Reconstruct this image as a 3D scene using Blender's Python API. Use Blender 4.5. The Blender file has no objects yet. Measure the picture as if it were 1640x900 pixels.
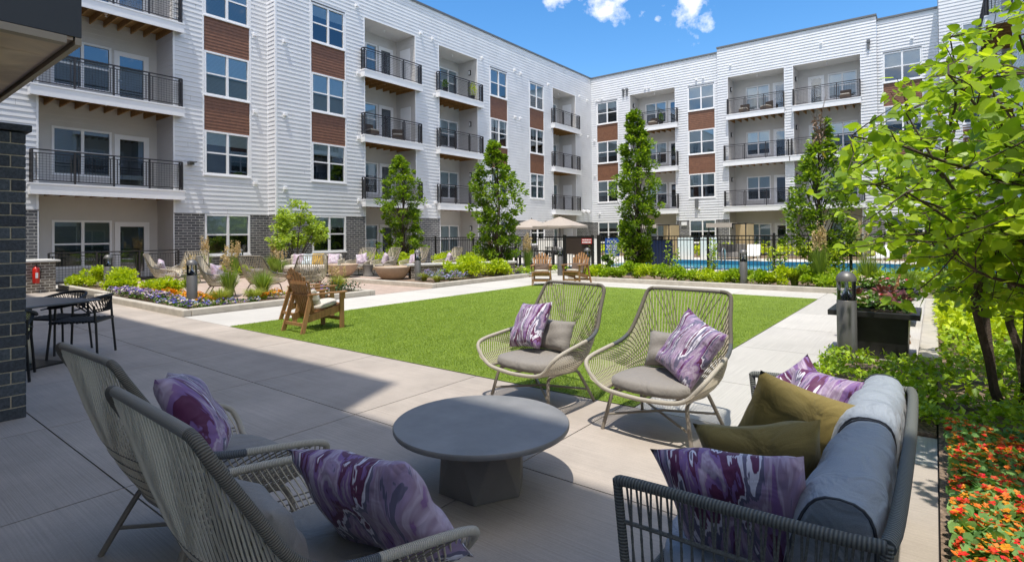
import bpy, math, random
import numpy as np
from mathutils import Vector, Matrix

R = math.radians
rng = np.random.default_rng(7)
random.seed(7)
scene = bpy.context.scene
COL = scene.collection

# ------------------------------------------------------------------ camera
cam_d = bpy.data.cameras.new('camera')
cam = bpy.data.objects.new('camera', cam_d)
COL.objects.link(cam)
scene.camera = cam
cam_d.sensor_width = 36.0
cam_d.lens = 876.78 / 1640 * 36
cam_d.shift_y = -(450 - 367.895) / 1640
cam_d.clip_start = 0.05
cam_d.clip_end = 2000
YAW, PITCH, ROLL = .657436, -.0087176, .0094762
fwd = Vector((-math.sin(YAW) * math.cos(PITCH), math.cos(YAW) * math.cos(PITCH), -math.sin(PITCH)))
rgt = Vector((math.cos(YAW), math.sin(YAW), 0))
dwn = fwd.cross(rgt)
rr = rgt * math.cos(ROLL) + dwn * math.sin(ROLL)
dd = -rgt * math.sin(ROLL) + dwn * math.cos(ROLL)
m3 = Matrix((rr, -dd, -fwd)).transposed()
cam.matrix_world = Matrix.Translation((0, 0, 1.52)) @ m3.to_4x4()

# ------------------------------------------------------------------ light
SUN_L = Vector((-.12, .30, -1.0)).normalized()          # the way the light travels
w = bpy.data.worlds.new('World')
scene.world = w
w.use_nodes = True
nt = w.node_tree
nt.nodes.clear()
def wn(t, **k):
    n = nt.nodes.new(t)
    for a, b in k.items():
        setattr(n, a, b)
    return n
out = wn('ShaderNodeOutputWorld')
bg = wn('ShaderNodeBackground')
bg.inputs['Strength'].default_value = .15
sky = wn('ShaderNodeTexSky', sky_type='NISHITA')
sky.sun_disc = False
sky.sun_elevation = math.asin(-SUN_L.z)
sky.sun_rotation = math.atan2(-SUN_L.x, -SUN_L.y)
sky.air_density = 1.0
sky.dust_density = .3
sky.ozone_density = 2.0
hsv = wn('ShaderNodeHueSaturation')
hsv.inputs['Saturation'].default_value = 1.32
hsv.inputs['Value'].default_value = .86
tc = wn('ShaderNodeTexCoord')
L = nt.links.new
L(sky.outputs[0], hsv.inputs['Color'])
# small fair-weather clouds, fixed to directions of the sky
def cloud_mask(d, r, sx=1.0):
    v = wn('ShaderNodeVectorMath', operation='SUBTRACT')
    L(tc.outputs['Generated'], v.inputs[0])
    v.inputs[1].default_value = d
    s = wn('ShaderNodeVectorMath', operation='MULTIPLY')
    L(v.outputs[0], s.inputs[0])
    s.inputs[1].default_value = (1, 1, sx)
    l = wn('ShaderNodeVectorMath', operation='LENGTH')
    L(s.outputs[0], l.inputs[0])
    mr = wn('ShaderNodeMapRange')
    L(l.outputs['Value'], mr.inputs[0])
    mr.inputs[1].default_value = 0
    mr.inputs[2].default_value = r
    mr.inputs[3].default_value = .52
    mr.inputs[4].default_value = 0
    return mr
noi = wn('ShaderNodeTexNoise')
noi.inputs['Scale'].default_value = 24
noi.inputs['Detail'].default_value = 7
noi.inputs['Roughness'].default_value = .6
L(tc.outputs['Generated'], noi.inputs['Vector'])
acc = None
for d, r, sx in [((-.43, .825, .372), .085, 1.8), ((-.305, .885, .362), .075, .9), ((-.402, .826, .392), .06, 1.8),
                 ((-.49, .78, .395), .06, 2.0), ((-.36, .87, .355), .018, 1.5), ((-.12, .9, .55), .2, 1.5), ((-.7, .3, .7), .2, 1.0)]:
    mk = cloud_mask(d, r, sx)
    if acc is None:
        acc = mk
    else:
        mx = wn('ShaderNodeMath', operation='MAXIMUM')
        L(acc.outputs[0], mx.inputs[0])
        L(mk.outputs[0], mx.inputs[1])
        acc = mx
# broad bright cloud field added out of view, over and behind, as fill light
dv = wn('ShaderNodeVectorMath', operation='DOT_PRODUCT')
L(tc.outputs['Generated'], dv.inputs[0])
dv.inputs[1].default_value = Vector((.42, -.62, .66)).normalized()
fill_fld = wn('ShaderNodeMapRange')
L(dv.outputs['Value'], fill_fld.inputs[0])
fill_fld.inputs[1].default_value = .18
fill_fld.inputs[2].default_value = .62
fill_fld.inputs[3].default_value = 0
fill_fld.inputs[4].default_value = .5
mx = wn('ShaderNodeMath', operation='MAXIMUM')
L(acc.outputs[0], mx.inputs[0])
L(fill_fld.outputs[0], mx.inputs[1])
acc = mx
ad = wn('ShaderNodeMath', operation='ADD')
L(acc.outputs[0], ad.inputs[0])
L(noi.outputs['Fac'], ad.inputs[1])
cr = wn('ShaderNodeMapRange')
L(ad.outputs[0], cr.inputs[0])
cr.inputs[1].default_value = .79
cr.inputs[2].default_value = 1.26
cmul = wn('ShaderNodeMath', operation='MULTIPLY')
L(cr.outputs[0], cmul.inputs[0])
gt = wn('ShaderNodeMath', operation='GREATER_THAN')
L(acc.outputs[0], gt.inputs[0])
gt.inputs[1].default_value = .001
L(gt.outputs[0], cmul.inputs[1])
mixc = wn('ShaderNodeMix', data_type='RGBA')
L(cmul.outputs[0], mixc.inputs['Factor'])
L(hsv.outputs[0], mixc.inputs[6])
mixc.inputs[7].default_value = (9.4, 8.5, 7.5, 1)  # cloud colour, raised and warmed for the fill
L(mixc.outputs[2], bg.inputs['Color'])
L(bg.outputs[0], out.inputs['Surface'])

sd = bpy.data.lights.new('sun', 'SUN')
sd.energy = 2.6
sd.angle = R(.7)
sd.color = (1.0, .95, .87)
so = bpy.data.objects.new('sun', sd)
COL.objects.link(so)
so.location = (3, -8, 30)
so.rotation_euler = SUN_L.to_track_quat('-Z', 'Y').to_euler()

vs = scene.view_settings
vs.view_transform = 'Standard'
vs.look = 'None'
vs.exposure = .80
vs.gamma = 1
scene.render.engine = 'CYCLES'
scene.cycles.max_bounces = 6
scene.cycles.diffuse_bounces = 4
scene.cycles.glossy_bounces = 3
scene.cycles.transparent_max_bounces = 12
scene.cycles.transmission_bounces = 4
scene.cycles.caustics_reflective = False
scene.cycles.caustics_refractive = False

# ------------------------------------------------------------------ materials
MATS = {}
def mat(name, col, rough=.7, metal=0, spec=.5, noise=None, bump=None, coat=0, trans=0, var=None, sheen=0):
    """noise=(scale, amount[,detail]) darkens / lightens col; bump=(scale, distance); var=(amount,) per-leaf variation from 'rnd'."""
    if name in MATS:
        return MATS[name]
    m = bpy.data.materials.new(name)
    m.use_nodes = True
    t = m.node_tree
    b = t.nodes['Principled BSDF']
    b.inputs['Roughness'].default_value = rough
    b.inputs['Metallic'].default_value = metal
    b.inputs['Specular IOR Level'].default_value = spec
    b.inputs['Coat Weight'].default_value = coat
    b.inputs['Sheen Weight'].default_value = sheen
    c = (*col, 1)
    b.inputs['Base Color'].default_value = c
    src = None
    tcn = t.nodes.new('ShaderNodeTexCoord')
    if noise:
        n = t.nodes.new('ShaderNodeTexNoise')
        n.inputs['Scale'].default_value = noise[0]
        n.inputs['Detail'].default_value = noise[2] if len(noise) > 2 else 5
        n.inputs['Roughness'].default_value = .6
        t.links.new(tcn.outputs['Object'], n.inputs['Vector'])
        mr = t.nodes.new('ShaderNodeMapRange')
        t.links.new(n.outputs['Fac'], mr.inputs[0])
        mr.inputs[1].default_value = .3
        mr.inputs[2].default_value = .7
        mr.inputs[3].default_value = 1 - noise[1]
        mr.inputs[4].default_value = 1 + noise[1]
        mm = t.nodes.new('ShaderNodeVectorMath')
        mm.operation = 'SCALE'
        mm.inputs[0].default_value = col
        t.links.new(mr.outputs[0], mm.inputs['Scale'])
        src = mm.outputs[0]
        t.links.new(src, b.inputs['Base Color'])
    if var:
        at = t.nodes.new('ShaderNodeAttribute')
        at.attribute_name = 'rnd'
        h = t.nodes.new('ShaderNodeHueSaturation')
        h.inputs['Color'].default_value = c
        if src:
            t.links.new(src, h.inputs['Color'])
        a = t.nodes.new('ShaderNodeMapRange')
        t.links.new(at.outputs['Fac'], a.inputs[0])
        a.inputs[3].default_value = 1 - var
        a.inputs[4].default_value = 1 + var
        t.links.new(a.outputs[0], h.inputs['Value'])
        a2 = t.nodes.new('ShaderNodeMapRange')
        t.links.new(at.outputs['Fac'], a2.inputs[0])
        a2.inputs[3].default_value = .515
        a2.inputs[4].default_value = .485
        t.links.new(a2.outputs[0], h.inputs['Hue'])
        src = h.outputs[0]
        t.links.new(src, b.inputs['Base Color'])
    if bump:
        n = t.nodes.new('ShaderNodeTexNoise')
        n.inputs['Scale'].default_value = bump[0]
        n.inputs['Detail'].default_value = 4
        t.links.new(tcn.outputs['Object'], n.inputs['Vector'])
        bp = t.nodes.new('ShaderNodeBump')
        bp.inputs['Distance'].default_value = bump[1]
        bp.inputs['Strength'].default_value = 1
        t.links.new(n.outputs['Fac'], bp.inputs['Height'])
        t.links.new(bp.outputs[0], b.inputs['Normal'])
    if trans:
        tr = t.nodes.new('ShaderNodeBsdfTranslucent')
        tcol = t.nodes.new('ShaderNodeVectorMath')
        tcol.operation = 'MULTIPLY'
        tcol.inputs[0].default_value = col
        if src:
            t.links.new(src, tcol.inputs[0])
        tcol.inputs[1].default_value = (1.35, 1.25, .55)
        t.links.new(tcol.outputs[0], tr.inputs['Color'])
        mx = t.nodes.new('ShaderNodeMixShader')
        mx.inputs[0].default_value = trans
        t.links.new(b.outputs[0], mx.inputs[1])
        t.links.new(tr.outputs[0], mx.inputs[2])
        t.links.new(mx.outputs[0], t.nodes['Material Output'].inputs['Surface'])
    MATS[name] = m
    return m

def node_mat(name):
    m = bpy.data.materials.new(name)
    m.use_nodes = True
    MATS[name] = m
    t = m.node_tree
    return m, t, t.nodes['Principled BSDF'], t.links.new, t.nodes.new

def mat_brick(name, c1, c2, mortar, bw, bh, ms, bumpd=.006, objspace=True):
    m, t, b, lk, nn = node_mat(name)
    tcn = nn('ShaderNodeTexCoord')
    sp = nn('ShaderNodeSeparateXYZ')
    lk(tcn.outputs['Object'], sp.inputs[0])
    ad = nn('ShaderNodeMath'); ad.operation = 'ADD'
    lk(sp.outputs['X'], ad.inputs[0]); lk(sp.outputs['Y'], ad.inputs[1])
    cb = nn('ShaderNodeCombineXYZ')
    lk(ad.outputs[0], cb.inputs['X']); lk(sp.outputs['Z'], cb.inputs['Y'])
    br = nn('ShaderNodeTexBrick')
    lk(cb.outputs[0], br.inputs['Vector'])
    br.inputs['Scale'].default_value = 1
    br.inputs['Color1'].default_value = (*c1, 1)
    br.inputs['Color2'].default_value = (*c2, 1)
    br.inputs['Mortar'].default_value = (*mortar, 1)
    br.inputs['Brick Width'].default_value = bw
    br.inputs['Row Height'].default_value = bh
    br.inputs['Mortar Size'].default_value = ms
    br.inputs['Mortar Smooth'].default_value = .1
    nz = nn('ShaderNodeTexNoise'); nz.inputs['Scale'].default_value = 30
    lk(tcn.outputs['Object'], nz.inputs['Vector'])
    mx = nn('ShaderNodeMix'); mx.data_type = 'RGBA'; mx.blend_type = 'OVERLAY'
    mx.inputs['Factor'].default_value = .35
    lk(br.outputs['Color'], mx.inputs[6]); lk(nz.outputs['Fac'], mx.inputs[7])
    lk(mx.outputs[2], b.inputs['Base Color'])
    b.inputs['Roughness'].default_value = .8
    bp = nn('ShaderNodeBump'); bp.invert = True
    bp.inputs['Distance'].default_value = bumpd
    lk(br.outputs['Fac'], bp.inputs['Height']); lk(bp.outputs[0], b.inputs['Normal'])
    return m

def mat_concrete(name, col, dirx=True, stain=.1):
    m, t, b, lk, nn = node_mat(name)
    tcn = nn('ShaderNodeTexCoord')
    n1 = nn('ShaderNodeTexNoise'); n1.inputs['Scale'].default_value = .9; n1.inputs['Detail'].default_value = 8; n1.inputs['Roughness'].default_value = .65
    lk(tcn.outputs['Object'], n1.inputs['Vector'])
    n2 = nn('ShaderNodeTexNoise'); n2.inputs['Scale'].default_value = 90; n2.inputs['Detail'].default_value = 3
    lk(tcn.outputs['Object'], n2.inputs['Vector'])
    mp = nn('ShaderNodeMapping')
    mp.inputs['Scale'].default_value = (1.2, 110, 1) if dirx else (110, 1.2, 1)
    lk(tcn.outputs['Object'], mp.inputs['Vector'])
    n3 = nn('ShaderNodeTexNoise'); n3.inputs['Scale'].default_value = 1; n3.inputs['Detail'].default_value = 3
    lk(mp.outputs[0], n3.inputs['Vector'])
    def mr(n, lo, hi):
        r = nn('ShaderNodeMapRange'); lk(n.outputs['Fac'], r.inputs[0])
        r.inputs[1].default_value = .3; r.inputs[2].default_value = .7
        r.inputs[3].default_value = lo; r.inputs[4].default_value = hi
        return r
    a = mr(n1, 1 - stain, 1 + stain * .6); c = mr(n3, .89, 1.08); d = mr(n2, .95, 1.05)
    m1 = nn('ShaderNodeMath'); m1.operation = 'MULTIPLY'; lk(a.outputs[0], m1.inputs[0]); lk(c.outputs[0], m1.inputs[1])
    m2 = nn('ShaderNodeMath'); m2.operation = 'MULTIPLY'; lk(m1.outputs[0], m2.inputs[0]); lk(d.outputs[0], m2.inputs[1])
    sc = nn('ShaderNodeVectorMath'); sc.operation = 'SCALE'; sc.inputs[0].default_value = col
    at = nn('ShaderNodeAttribute'); at.attribute_name = 'rnd'
    ar = nn('ShaderNodeMapRange'); lk(at.outputs['Fac'], ar.inputs[0]); ar.inputs[3].default_value = .92; ar.inputs[4].default_value = 1.05
    m3_ = nn('ShaderNodeMath'); m3_.operation = 'MULTIPLY'; lk(m2.outputs[0], m3_.inputs[0]); lk(ar.outputs[0], m3_.inputs[1])
    lk(m3_.outputs[0], sc.inputs['Scale']); lk(sc.outputs[0], b.inputs['Base Color'])
    b.inputs['Roughness'].default_value = .85
    bp = nn('ShaderNodeBump'); bp.inputs['Distance'].default_value = .002
    lk(n3.outputs['Fac'], bp.inputs['Height']); lk(bp.outputs[0], b.inputs['Normal'])
    return m

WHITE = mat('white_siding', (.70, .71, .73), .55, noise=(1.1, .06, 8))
TRIM = mat('white_trim', (.86, .86, .87), .5, noise=(2, .03))
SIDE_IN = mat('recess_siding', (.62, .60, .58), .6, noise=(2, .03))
BROWN = mat('brown_siding', (.19, .085, .045), .5, noise=(6, .18))
COPING = mat('roof_coping', (.13, .135, .14), .4)
BRICKW = mat_brick('grey_brick', (.075, .077, .085), (.145, .145, .15), (.42, .41, .39), .30, .1016, .012)
BRICKK = mat_brick('taupe_brick', (.13, .11, .09), (.20, .17, .14), (.55, .52, .45), .20, .078, .010)
DARKIN = mat('room_shade_black', (.02, .022, .024), .9)  # near-black colour stands in for the shade of unlit rooms
RAIL = mat('railing_metal', (.035, .032, .033), .4, metal=.2)
WOODJ = mat('timber_joists', (.33, .18, .055), .7, noise=(9, .3))
PATIO = mat_concrete('broomed_tan_concrete', (.46, .40, .34), True, .24)
WALK = mat_concrete('pale_concrete_walk', (.56, .535, .485), False, .08)
PAVER = mat_brick('tan_paver', (.40, .31, .25), (.47, .37, .30), (.30, .25, .21), .4, .2, .006, .001)
KERB = mat('kerb_concrete', (.50, .46, .39), .8, noise=(5, .14), bump=(60, .002))
JOINT = mat('dark_joint', (.045, .04, .037), .9)
MULCH = mat('mulch', (.24, .17, .12), .95, noise=(40, .6), bump=(45, .02))
TERRAIN = mat('soil', (.12, .09, .06), .95, noise=(3, .3))

# paver uses x,y instead of z
def mat_paver():
    m, t, b, lk, nn = node_mat('paver_floor')
    tcn = nn('ShaderNodeTexCoord')
    br = nn('ShaderNodeTexBrick')
    lk(tcn.outputs['Object'], br.inputs['Vector'])
    br.inputs['Scale'].default_value = 1
    br.inputs['Color1'].default_value = (.42, .32, .26, 1)
    br.inputs['Color2'].default_value = (.50, .39, .32, 1)
    br.inputs['Mortar'].default_value = (.30, .24, .2, 1)
    br.inputs['Brick Width'].default_value = .3
    br.inputs['Row Height'].default_value = .15
    br.inputs['Mortar Size'].default_value = .006
    lk(br.outputs['Color'], b.inputs['Base Color'])
    b.inputs['Roughness'].default_value = .85
    return m
PAVE = mat_paver()

def mat_turf():
    m, t, b, lk, nn = node_mat('turf')
    tcn = nn('ShaderNodeTexCoord')
    n1 = nn('ShaderNodeTexNoise'); n1.inputs['Scale'].default_value = 2.2; n1.inputs['Detail'].default_value = 6
    n2 = nn('ShaderNodeTexNoise'); n2.inputs['Scale'].default_value = 160; n2.inputs['Detail'].default_value = 3
    lk(tcn.outputs['Object'], n1.inputs['Vector']); lk(tcn.outputs['Object'], n2.inputs['Vector'])
    cr = nn('ShaderNodeValToRGB')
    ad = nn('ShaderNodeMath'); ad.operation = 'MULTIPLY_ADD'
    lk(n1.outputs['Fac'], ad.inputs[0]); ad.inputs[1].default_value = .5
    m2 = nn('ShaderNodeMath'); m2.operation = 'MULTIPLY'; lk(n2.outputs['Fac'], m2.inputs[0]); m2.inputs[1].default_value = .5
    lk(m2.outputs[0], ad.inputs[2])
    lk(ad.outputs[0], cr.inputs[0])
    cr.color_ramp.elements[0].position = .32; cr.color_ramp.elements[0].color = (.15, .235, .018, 1)
    cr.color_ramp.elements[1].position = .68; cr.color_ramp.elements[1].color = (.30, .42, .045, 1)
    lk(cr.outputs[0], b.inputs['Base Color'])
    b.inputs['Roughness'].default_value = .8
    bp = nn('ShaderNodeBump'); bp.inputs['Distance'].default_value = .02
    lk(n2.outputs['Fac'], bp.inputs['Height']); lk(bp.outputs[0], b.inputs['Normal'])
    return m
TURF = mat_turf()
BLADE = mat('turf_blade', (.27, .39, .045), .6, trans=.3, var=.4)

def mat_glass(name, tint, dark):
    m, t, b, lk, nn = node_mat(name)
    tr = nn('ShaderNodeBsdfTransparent'); tr.inputs[0].default_value = (*tint, 1)
    gl = nn('ShaderNodeBsdfGlossy'); gl.inputs['Roughness'].default_value = .015; gl.inputs[0].default_value = (.8, .9, 1, 1)
    fr = nn('ShaderNodeFresnel'); fr.inputs[0].default_value = 1.7
    ma = nn('ShaderNodeMath'); ma.operation = 'ADD'; lk(fr.outputs[0], ma.inputs[0]); ma.inputs[1].default_value = dark
    mx = nn('ShaderNodeMixShader'); lk(ma.outputs[0], mx.inputs[0]); lk(tr.outputs[0], mx.inputs[1]); lk(gl.outputs[0], mx.inputs[2])
    lk(mx.outputs[0], t.nodes['Material Output'].inputs['Surface'])
    return m
GLASS = mat_glass('window_glass', (.82, .94, .98), .12)
SCREEN = mat_glass('screened_glass', (.48, .60, .66), .08)
LENS = mat_glass('lamp_lens', (.93, .95, .97), .03)

def mat_blind():
    m, t, b, lk, nn = node_mat('window_blind')
    tcn = nn('ShaderNodeTexCoord')
    wv = nn('ShaderNodeTexWave'); wv.bands_direction = 'Z'; wv.inputs['Scale'].default_value = 6.2
    lk(tcn.outputs['Object'], wv.inputs['Vector'])
    cr = nn('ShaderNodeValToRGB'); lk(wv.outputs['Fac'], cr.inputs[0])
    cr.color_ramp.elements[0].color = (.48, .50, .51, 1); cr.color_ramp.elements[1].color = (.86, .88, .88, 1)
    lk(cr.outputs[0], b.inputs['Base Color']); b.inputs['Roughness'].default_value = .6
    return m
BLIND = mat_blind()

def mat_marble_cloth():
    m, t, b, lk, nn = node_mat('purple_marbled_fabric')
    tcn = nn('ShaderNodeTexCoord')
    mp = nn('ShaderNodeMapping'); mp.inputs['Scale'].default_value = (5.2, 1.3, 1.4); mp.inputs['Rotation'].default_value = (0, 0, R(-14))
    lk(tcn.outputs['Object'], mp.inputs['Vector'])
    n = nn('ShaderNodeTexNoise'); n.inputs['Scale'].default_value = 1.25; n.inputs['Detail'].default_value = 5; n.inputs['Roughness'].default_value = .55; n.inputs['Distortion'].default_value = .7
    lk(mp.outputs[0], n.inputs['Vector'])
    mu = nn('ShaderNodeMath'); mu.operation = 'MULTIPLY_ADD'; lk(n.outputs['Fac'], mu.inputs[0]); mu.inputs[1].default_value = 5.0
    oi = nn('ShaderNodeObjectInfo'); lk(oi.outputs['Random'], mu.inputs[2])
    fr = nn('ShaderNodeMath'); fr.operation = 'FRACT'; lk(mu.outputs[0], fr.inputs[0])
    cr = nn('ShaderNodeValToRGB'); lk(fr.outputs[0], cr.inputs[0])
    cr.color_ramp.interpolation = 'LINEAR'
    e = cr.color_ramp.elements
    stops = [(0, (.50, .40, .52)), (.11, (.36, .26, .36)), (.13, (.26, .13, .30)), (.27, (.21, .11, .31)), (.29, (.10, .012, .065)), (.46, (.13, .02, .085)),
             (.48, (.72, .68, .77)), (.58, (.78, .74, .82)), (.60, (.15, .13, .21)), (.76, (.13, .12, .20)), (.78, (.36, .26, .42)), (.92, (.32, .22, .32)), (1, (.50, .40, .52))]
    e[0].position = 0; e[0].color = (*stops[0][1], 1)
    e[1].position = 1; e[1].color = (*stops[-1][1], 1)
    for p, c in stops[1:-1]:
        x = e.new(p); x.color = (*c, 1)
    lk(cr.outputs[0], b.inputs['Base Color']); b.inputs['Roughness'].default_value = .6; b.inputs['Sheen Weight'].default_value = .2
    w2 = nn('ShaderNodeTexNoise'); w2.inputs['Scale'].default_value = 7; w2.inputs['Detail'].default_value = 2; w2.inputs['Distortion'].default_value = 1.2
    lk(tcn.outputs['Object'], w2.inputs['Vector'])
    bp = nn('ShaderNodeBump'); bp.inputs['Distance'].default_value = .03; bp.inputs['Strength'].default_value = .7
    lk(w2.outputs['Fac'], bp.inputs['Height']); lk(bp.outputs[0], b.inputs['Normal'])
    return m
MARBLE = mat_marble_cloth()

def mat_fabric(name, col, fold=.02):
    m, t, b, lk, nn = node_mat(name)
    tcn = nn('ShaderNodeTexCoord')
    n = nn('ShaderNodeTexNoise'); n.inputs['Scale'].default_value = 350; n.inputs['Detail'].default_value = 2
    lk(tcn.outputs['Object'], n.inputs['Vector'])
    n0 = nn('ShaderNodeTexNoise'); n0.inputs['Scale'].default_value = 6; n0.inputs['Detail'].default_value = 3; n0.inputs['Distortion'].default_value = .8
    lk(tcn.outputs['Object'], n0.inputs['Vector'])
    a = nn('ShaderNodeMapRange'); lk(n.outputs['Fac'], a.inputs[0]); a.inputs[3].default_value = .75; a.inputs[4].default_value = 1.25
    sc = nn('ShaderNodeVectorMath'); sc.operation = 'SCALE'; sc.inputs[0].default_value = col; lk(a.outputs[0], sc.inputs['Scale'])
    lk(sc.outputs[0], b.inputs['Base Color']); b.inputs['Roughness'].default_value = .85; b.inputs['Sheen Weight'].default_value = .15
    b1 = nn('ShaderNodeBump'); b1.inputs['Distance'].default_value = fold; lk(n0.outputs['Fac'], b1.inputs['Height'])
    b2 = nn('ShaderNodeBump'); b2.inputs['Distance'].default_value = .0008; lk(n.outputs['Fac'], b2.inputs['Height']); lk(b1.outputs[0], b2.inputs['Normal'])
    lk(b2.outputs[0], b.inputs['Normal'])
    return m
TAUPE = mat_fabric('taupe_fabric', (.27, .245, .215))
OLIVE = mat_fabric('olive_fabric', (.225, .17, .045), .03)
BLUEG = mat_fabric('blue_grey_fabric', (.31, .345, .385), .045)
CREAM = mat_fabric('cream_fabric', (.60, .56, .48))
MUSTARD = mat_fabric('mustard_fabric', (.55, .34, .07))
PALEBLUE = mat_fabric('pale_blue_fabric', (.55, .63, .68))
UMBF = mat_fabric('umbrella_fabric', (.42, .36, .30), .01)
CHARC = mat_fabric('charcoal_piping', (.04, .045, .055))

def mat_wrap(name, c1, c2, period=.007):
    """rope wound round a tube: bands along the tube's length (UV.x in metres)"""
    m, t, b, lk, nn = node_mat(name)
    uv = nn('ShaderNodeTexCoord')
    sp = nn('ShaderNodeSeparateXYZ'); lk(uv.outputs['UV'], sp.inputs[0])
    ma = nn('ShaderNodeMath'); ma.operation = 'MULTIPLY'; lk(sp.outputs['X'], ma.inputs[0]); ma.inputs[1].default_value = 2 * math.pi / period
    ms = nn('ShaderNodeMath'); ms.operation = 'MULTIPLY_ADD'; lk(sp.outputs['Y'], ms.inputs[0]); ms.inputs[1].default_value = 2 * math.pi; lk(ma.outputs[0], ms.inputs[2])
    si = nn('ShaderNodeMath'); si.operation = 'SINE'; lk(ms.outputs[0], si.inputs[0])
    mr = nn('ShaderNodeMapRange'); lk(si.outputs[0], mr.inputs[0]); mr.inputs[1].default_value = -1
    mx = nn('ShaderNodeMix'); mx.data_type = 'RGBA'; lk(mr.outputs[0], mx.inputs['Factor'])
    mx.inputs[6].default_value = (*c1, 1); mx.inputs[7].default_value = (*c2, 1)
    lk(mx.outputs[2], b.inputs['Base Color']); b.inputs['Roughness'].default_value = .75
    bp = nn('ShaderNodeBump'); bp.inputs['Distance'].default_value = .0025
    lk(mr.outputs[0], bp.inputs['Height']); lk(bp.outputs[0], b.inputs['Normal'])
    return m
WRAPL = mat_wrap('beige_rope_wrap', (.46, .41, .33), (.64, .58, .47))
WRAPD = mat_wrap('taupe_rope_wrap', (.10, .088, .068), (.25, .22, .17))
WRAPT = mat_wrap('light_taupe_rope_wrap', (.28, .25, .205), (.42, .38, .315))
WRAPB = mat_wrap('slate_rope_wrap', (.08, .085, .09), (.17, .18, .19))
WRAPS = mat_wrap('grey_green_rope_wrap', (.075, .08, .072), (.20, .21, .19), .011)
ROPEL = mat('beige_rope', (.60, .53, .40), .8)
ROPED = mat('taupe_rope', (.17, .148, .115), .8)
ROPES = mat('grey_green_rope', (.15, .155, .14), .8, noise=(120, .4))
LEGM = mat('chair_leg_metal', (.27, .235, .19), .45, metal=.1)
TABLET = mat('coffee_table_top', (.235, .232, .225), .5, noise=(4, .16), bump=(200, .0004))
TABLEB = mat('coffee_table_base', (.21, .195, .175), .75, noise=(5, .1))
BLACKR = mat('black_rope', (.012, .014, .017), .6, noise=(60, .4))
BLACKM = mat('black_metal', (.018, .018, .018), .45, metal=.2)
STEEL = mat('steel', (.55, .55, .55), .25, metal=1)
DTOP = mat('dining_top', (.12, .125, .14), .3, noise=(5, .1))
CEDAR = None
def mat_wood(name, c, scale=(3, 3, 30)):
    m, t, b, lk, nn = node_mat(name)
    tcn = nn('ShaderNodeTexCoord')
    mp = nn('ShaderNodeMapping'); mp.inputs['Scale'].default_value = (30, 30, 2.5)
    lk(tcn.outputs['Object'], mp.inputs['Vector'])
    n = nn('ShaderNodeTexNoise'); n.inputs['Scale'].default_value = 1.3; n.inputs['Detail'].default_value = 5
    lk(mp.outputs[0], n.inputs['Vector'])
    a = nn('ShaderNodeMapRange'); lk(n.outputs['Fac'], a.inputs[0]); a.inputs[1].default_value = .3; a.inputs[2].default_value = .7; a.inputs[3].default_value = .75; a.inputs[4].default_value = 1.2
    sc = nn('ShaderNodeVectorMath'); sc.operation = 'SCALE'; sc.inputs[0].default_value = c; lk(a.outputs[0], sc.inputs['Scale'])
    lk(sc.outputs[0], b.inputs['Base Color']); b.inputs['Roughness'].default_value = .6
    return m
CEDAR = mat_wood('adirondack_wood', (.36, .185, .075))
BOLL = mat('bollard_metal', (.17, .165, .16), .45, metal=.4, noise=(6, .1))
CHROME = mat('bright_metal', (.75, .76, .78), .22, metal=1)
PLANT_BOX = mat('planter_black', (.022, .022, .021), .4, noise=(8, .3))
BOWL = mat('fire_bowl_concrete', (.50, .37, .26), .8, noise=(10, .08))
FGLASS = mat('fire_glass', (.45, .55, .55), .15, noise=(60, .6), bump=(60, .02))
STONECAP = mat('stone_cap', (.58, .57, .54), .6, noise=(12, .12))
RED = mat('red_paint', (.62, .02, .01), .3, coat=.5)
SOFFIT = None
def mat_soffit():
    m, t, b, lk, nn = node_mat('copper_soffit')
    tcn = nn('ShaderNodeTexCoord')
    n = nn('ShaderNodeTexNoise'); n.inputs['Scale'].default_value = 1.8; n.inputs['Detail'].default_value = 3; n.inputs['Distortion'].default_value = 1.0
    lk(tcn.outputs['Object'], n.inputs['Vector'])
    cr = nn('ShaderNodeValToRGB'); lk(n.outputs['Fac'], cr.inputs[0])
    cr.color_ramp.elements[0].position = .3; cr.color_ramp.elements[0].color = (.42, .29, .18, 1)
    cr.color_ramp.elements[1].position = .7; cr.color_ramp.elements[1].color = (.85, .64, .42, 1)
    lk(cr.outputs[0], b.inputs['Base Color']); b.inputs['Roughness'].default_value = .38; b.inputs['Metallic'].default_value = 0
    bp = nn('ShaderNodeBump'); bp.inputs['Distance'].default_value = .03; lk(n.outputs['Fac'], bp.inputs['Height']); lk(bp.outputs[0], b.inputs['Normal'])
    return m
SOFFIT = mat_soffit()
FASCIA = mat('charcoal_fascia', (.042, .044, .047), .45)
WATER = None
def mat_water():
    m, t, b, lk, nn = node_mat('pool_water')
    b.inputs['Base Color'].default_value = (.10, .42, .50, 1)
    b.inputs['Roughness'].default_value = .08
    tcn = nn('ShaderNodeTexCoord')
    n = nn('ShaderNodeTexNoise'); n.inputs['Scale'].default_value = 3; lk(tcn.outputs['Object'], n.inputs['Vector'])
    bp = nn('ShaderNodeBump'); bp.inputs['Distance'].default_value = .03; lk(n.outputs['Fac'], bp.inputs['Height']); lk(bp.outputs[0], b.inputs['Normal'])
    return m
WATER = mat_water()
POOLT = mat('pool_tile', (.03, .16, .28), .3)
POOLDECK = mat_concrete('pool_deck_concrete', (.62, .59, .54), False, .06)
SIGNB = mat('sign_blue', (.02, .09, .38), .4)
SIGNR = mat('sign_red', (.50, .05, .045), .5)
SIGNW = mat('sign_white', (.8, .8, .8), .5)
NAVY = mat('navy_vinyl', (.008, .018, .06), .35)
TAN = mat('tan_canvas', (.50, .39, .22), .8)
WHITEP = mat('white_panel', (.78, .77, .72), .6)
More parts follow.
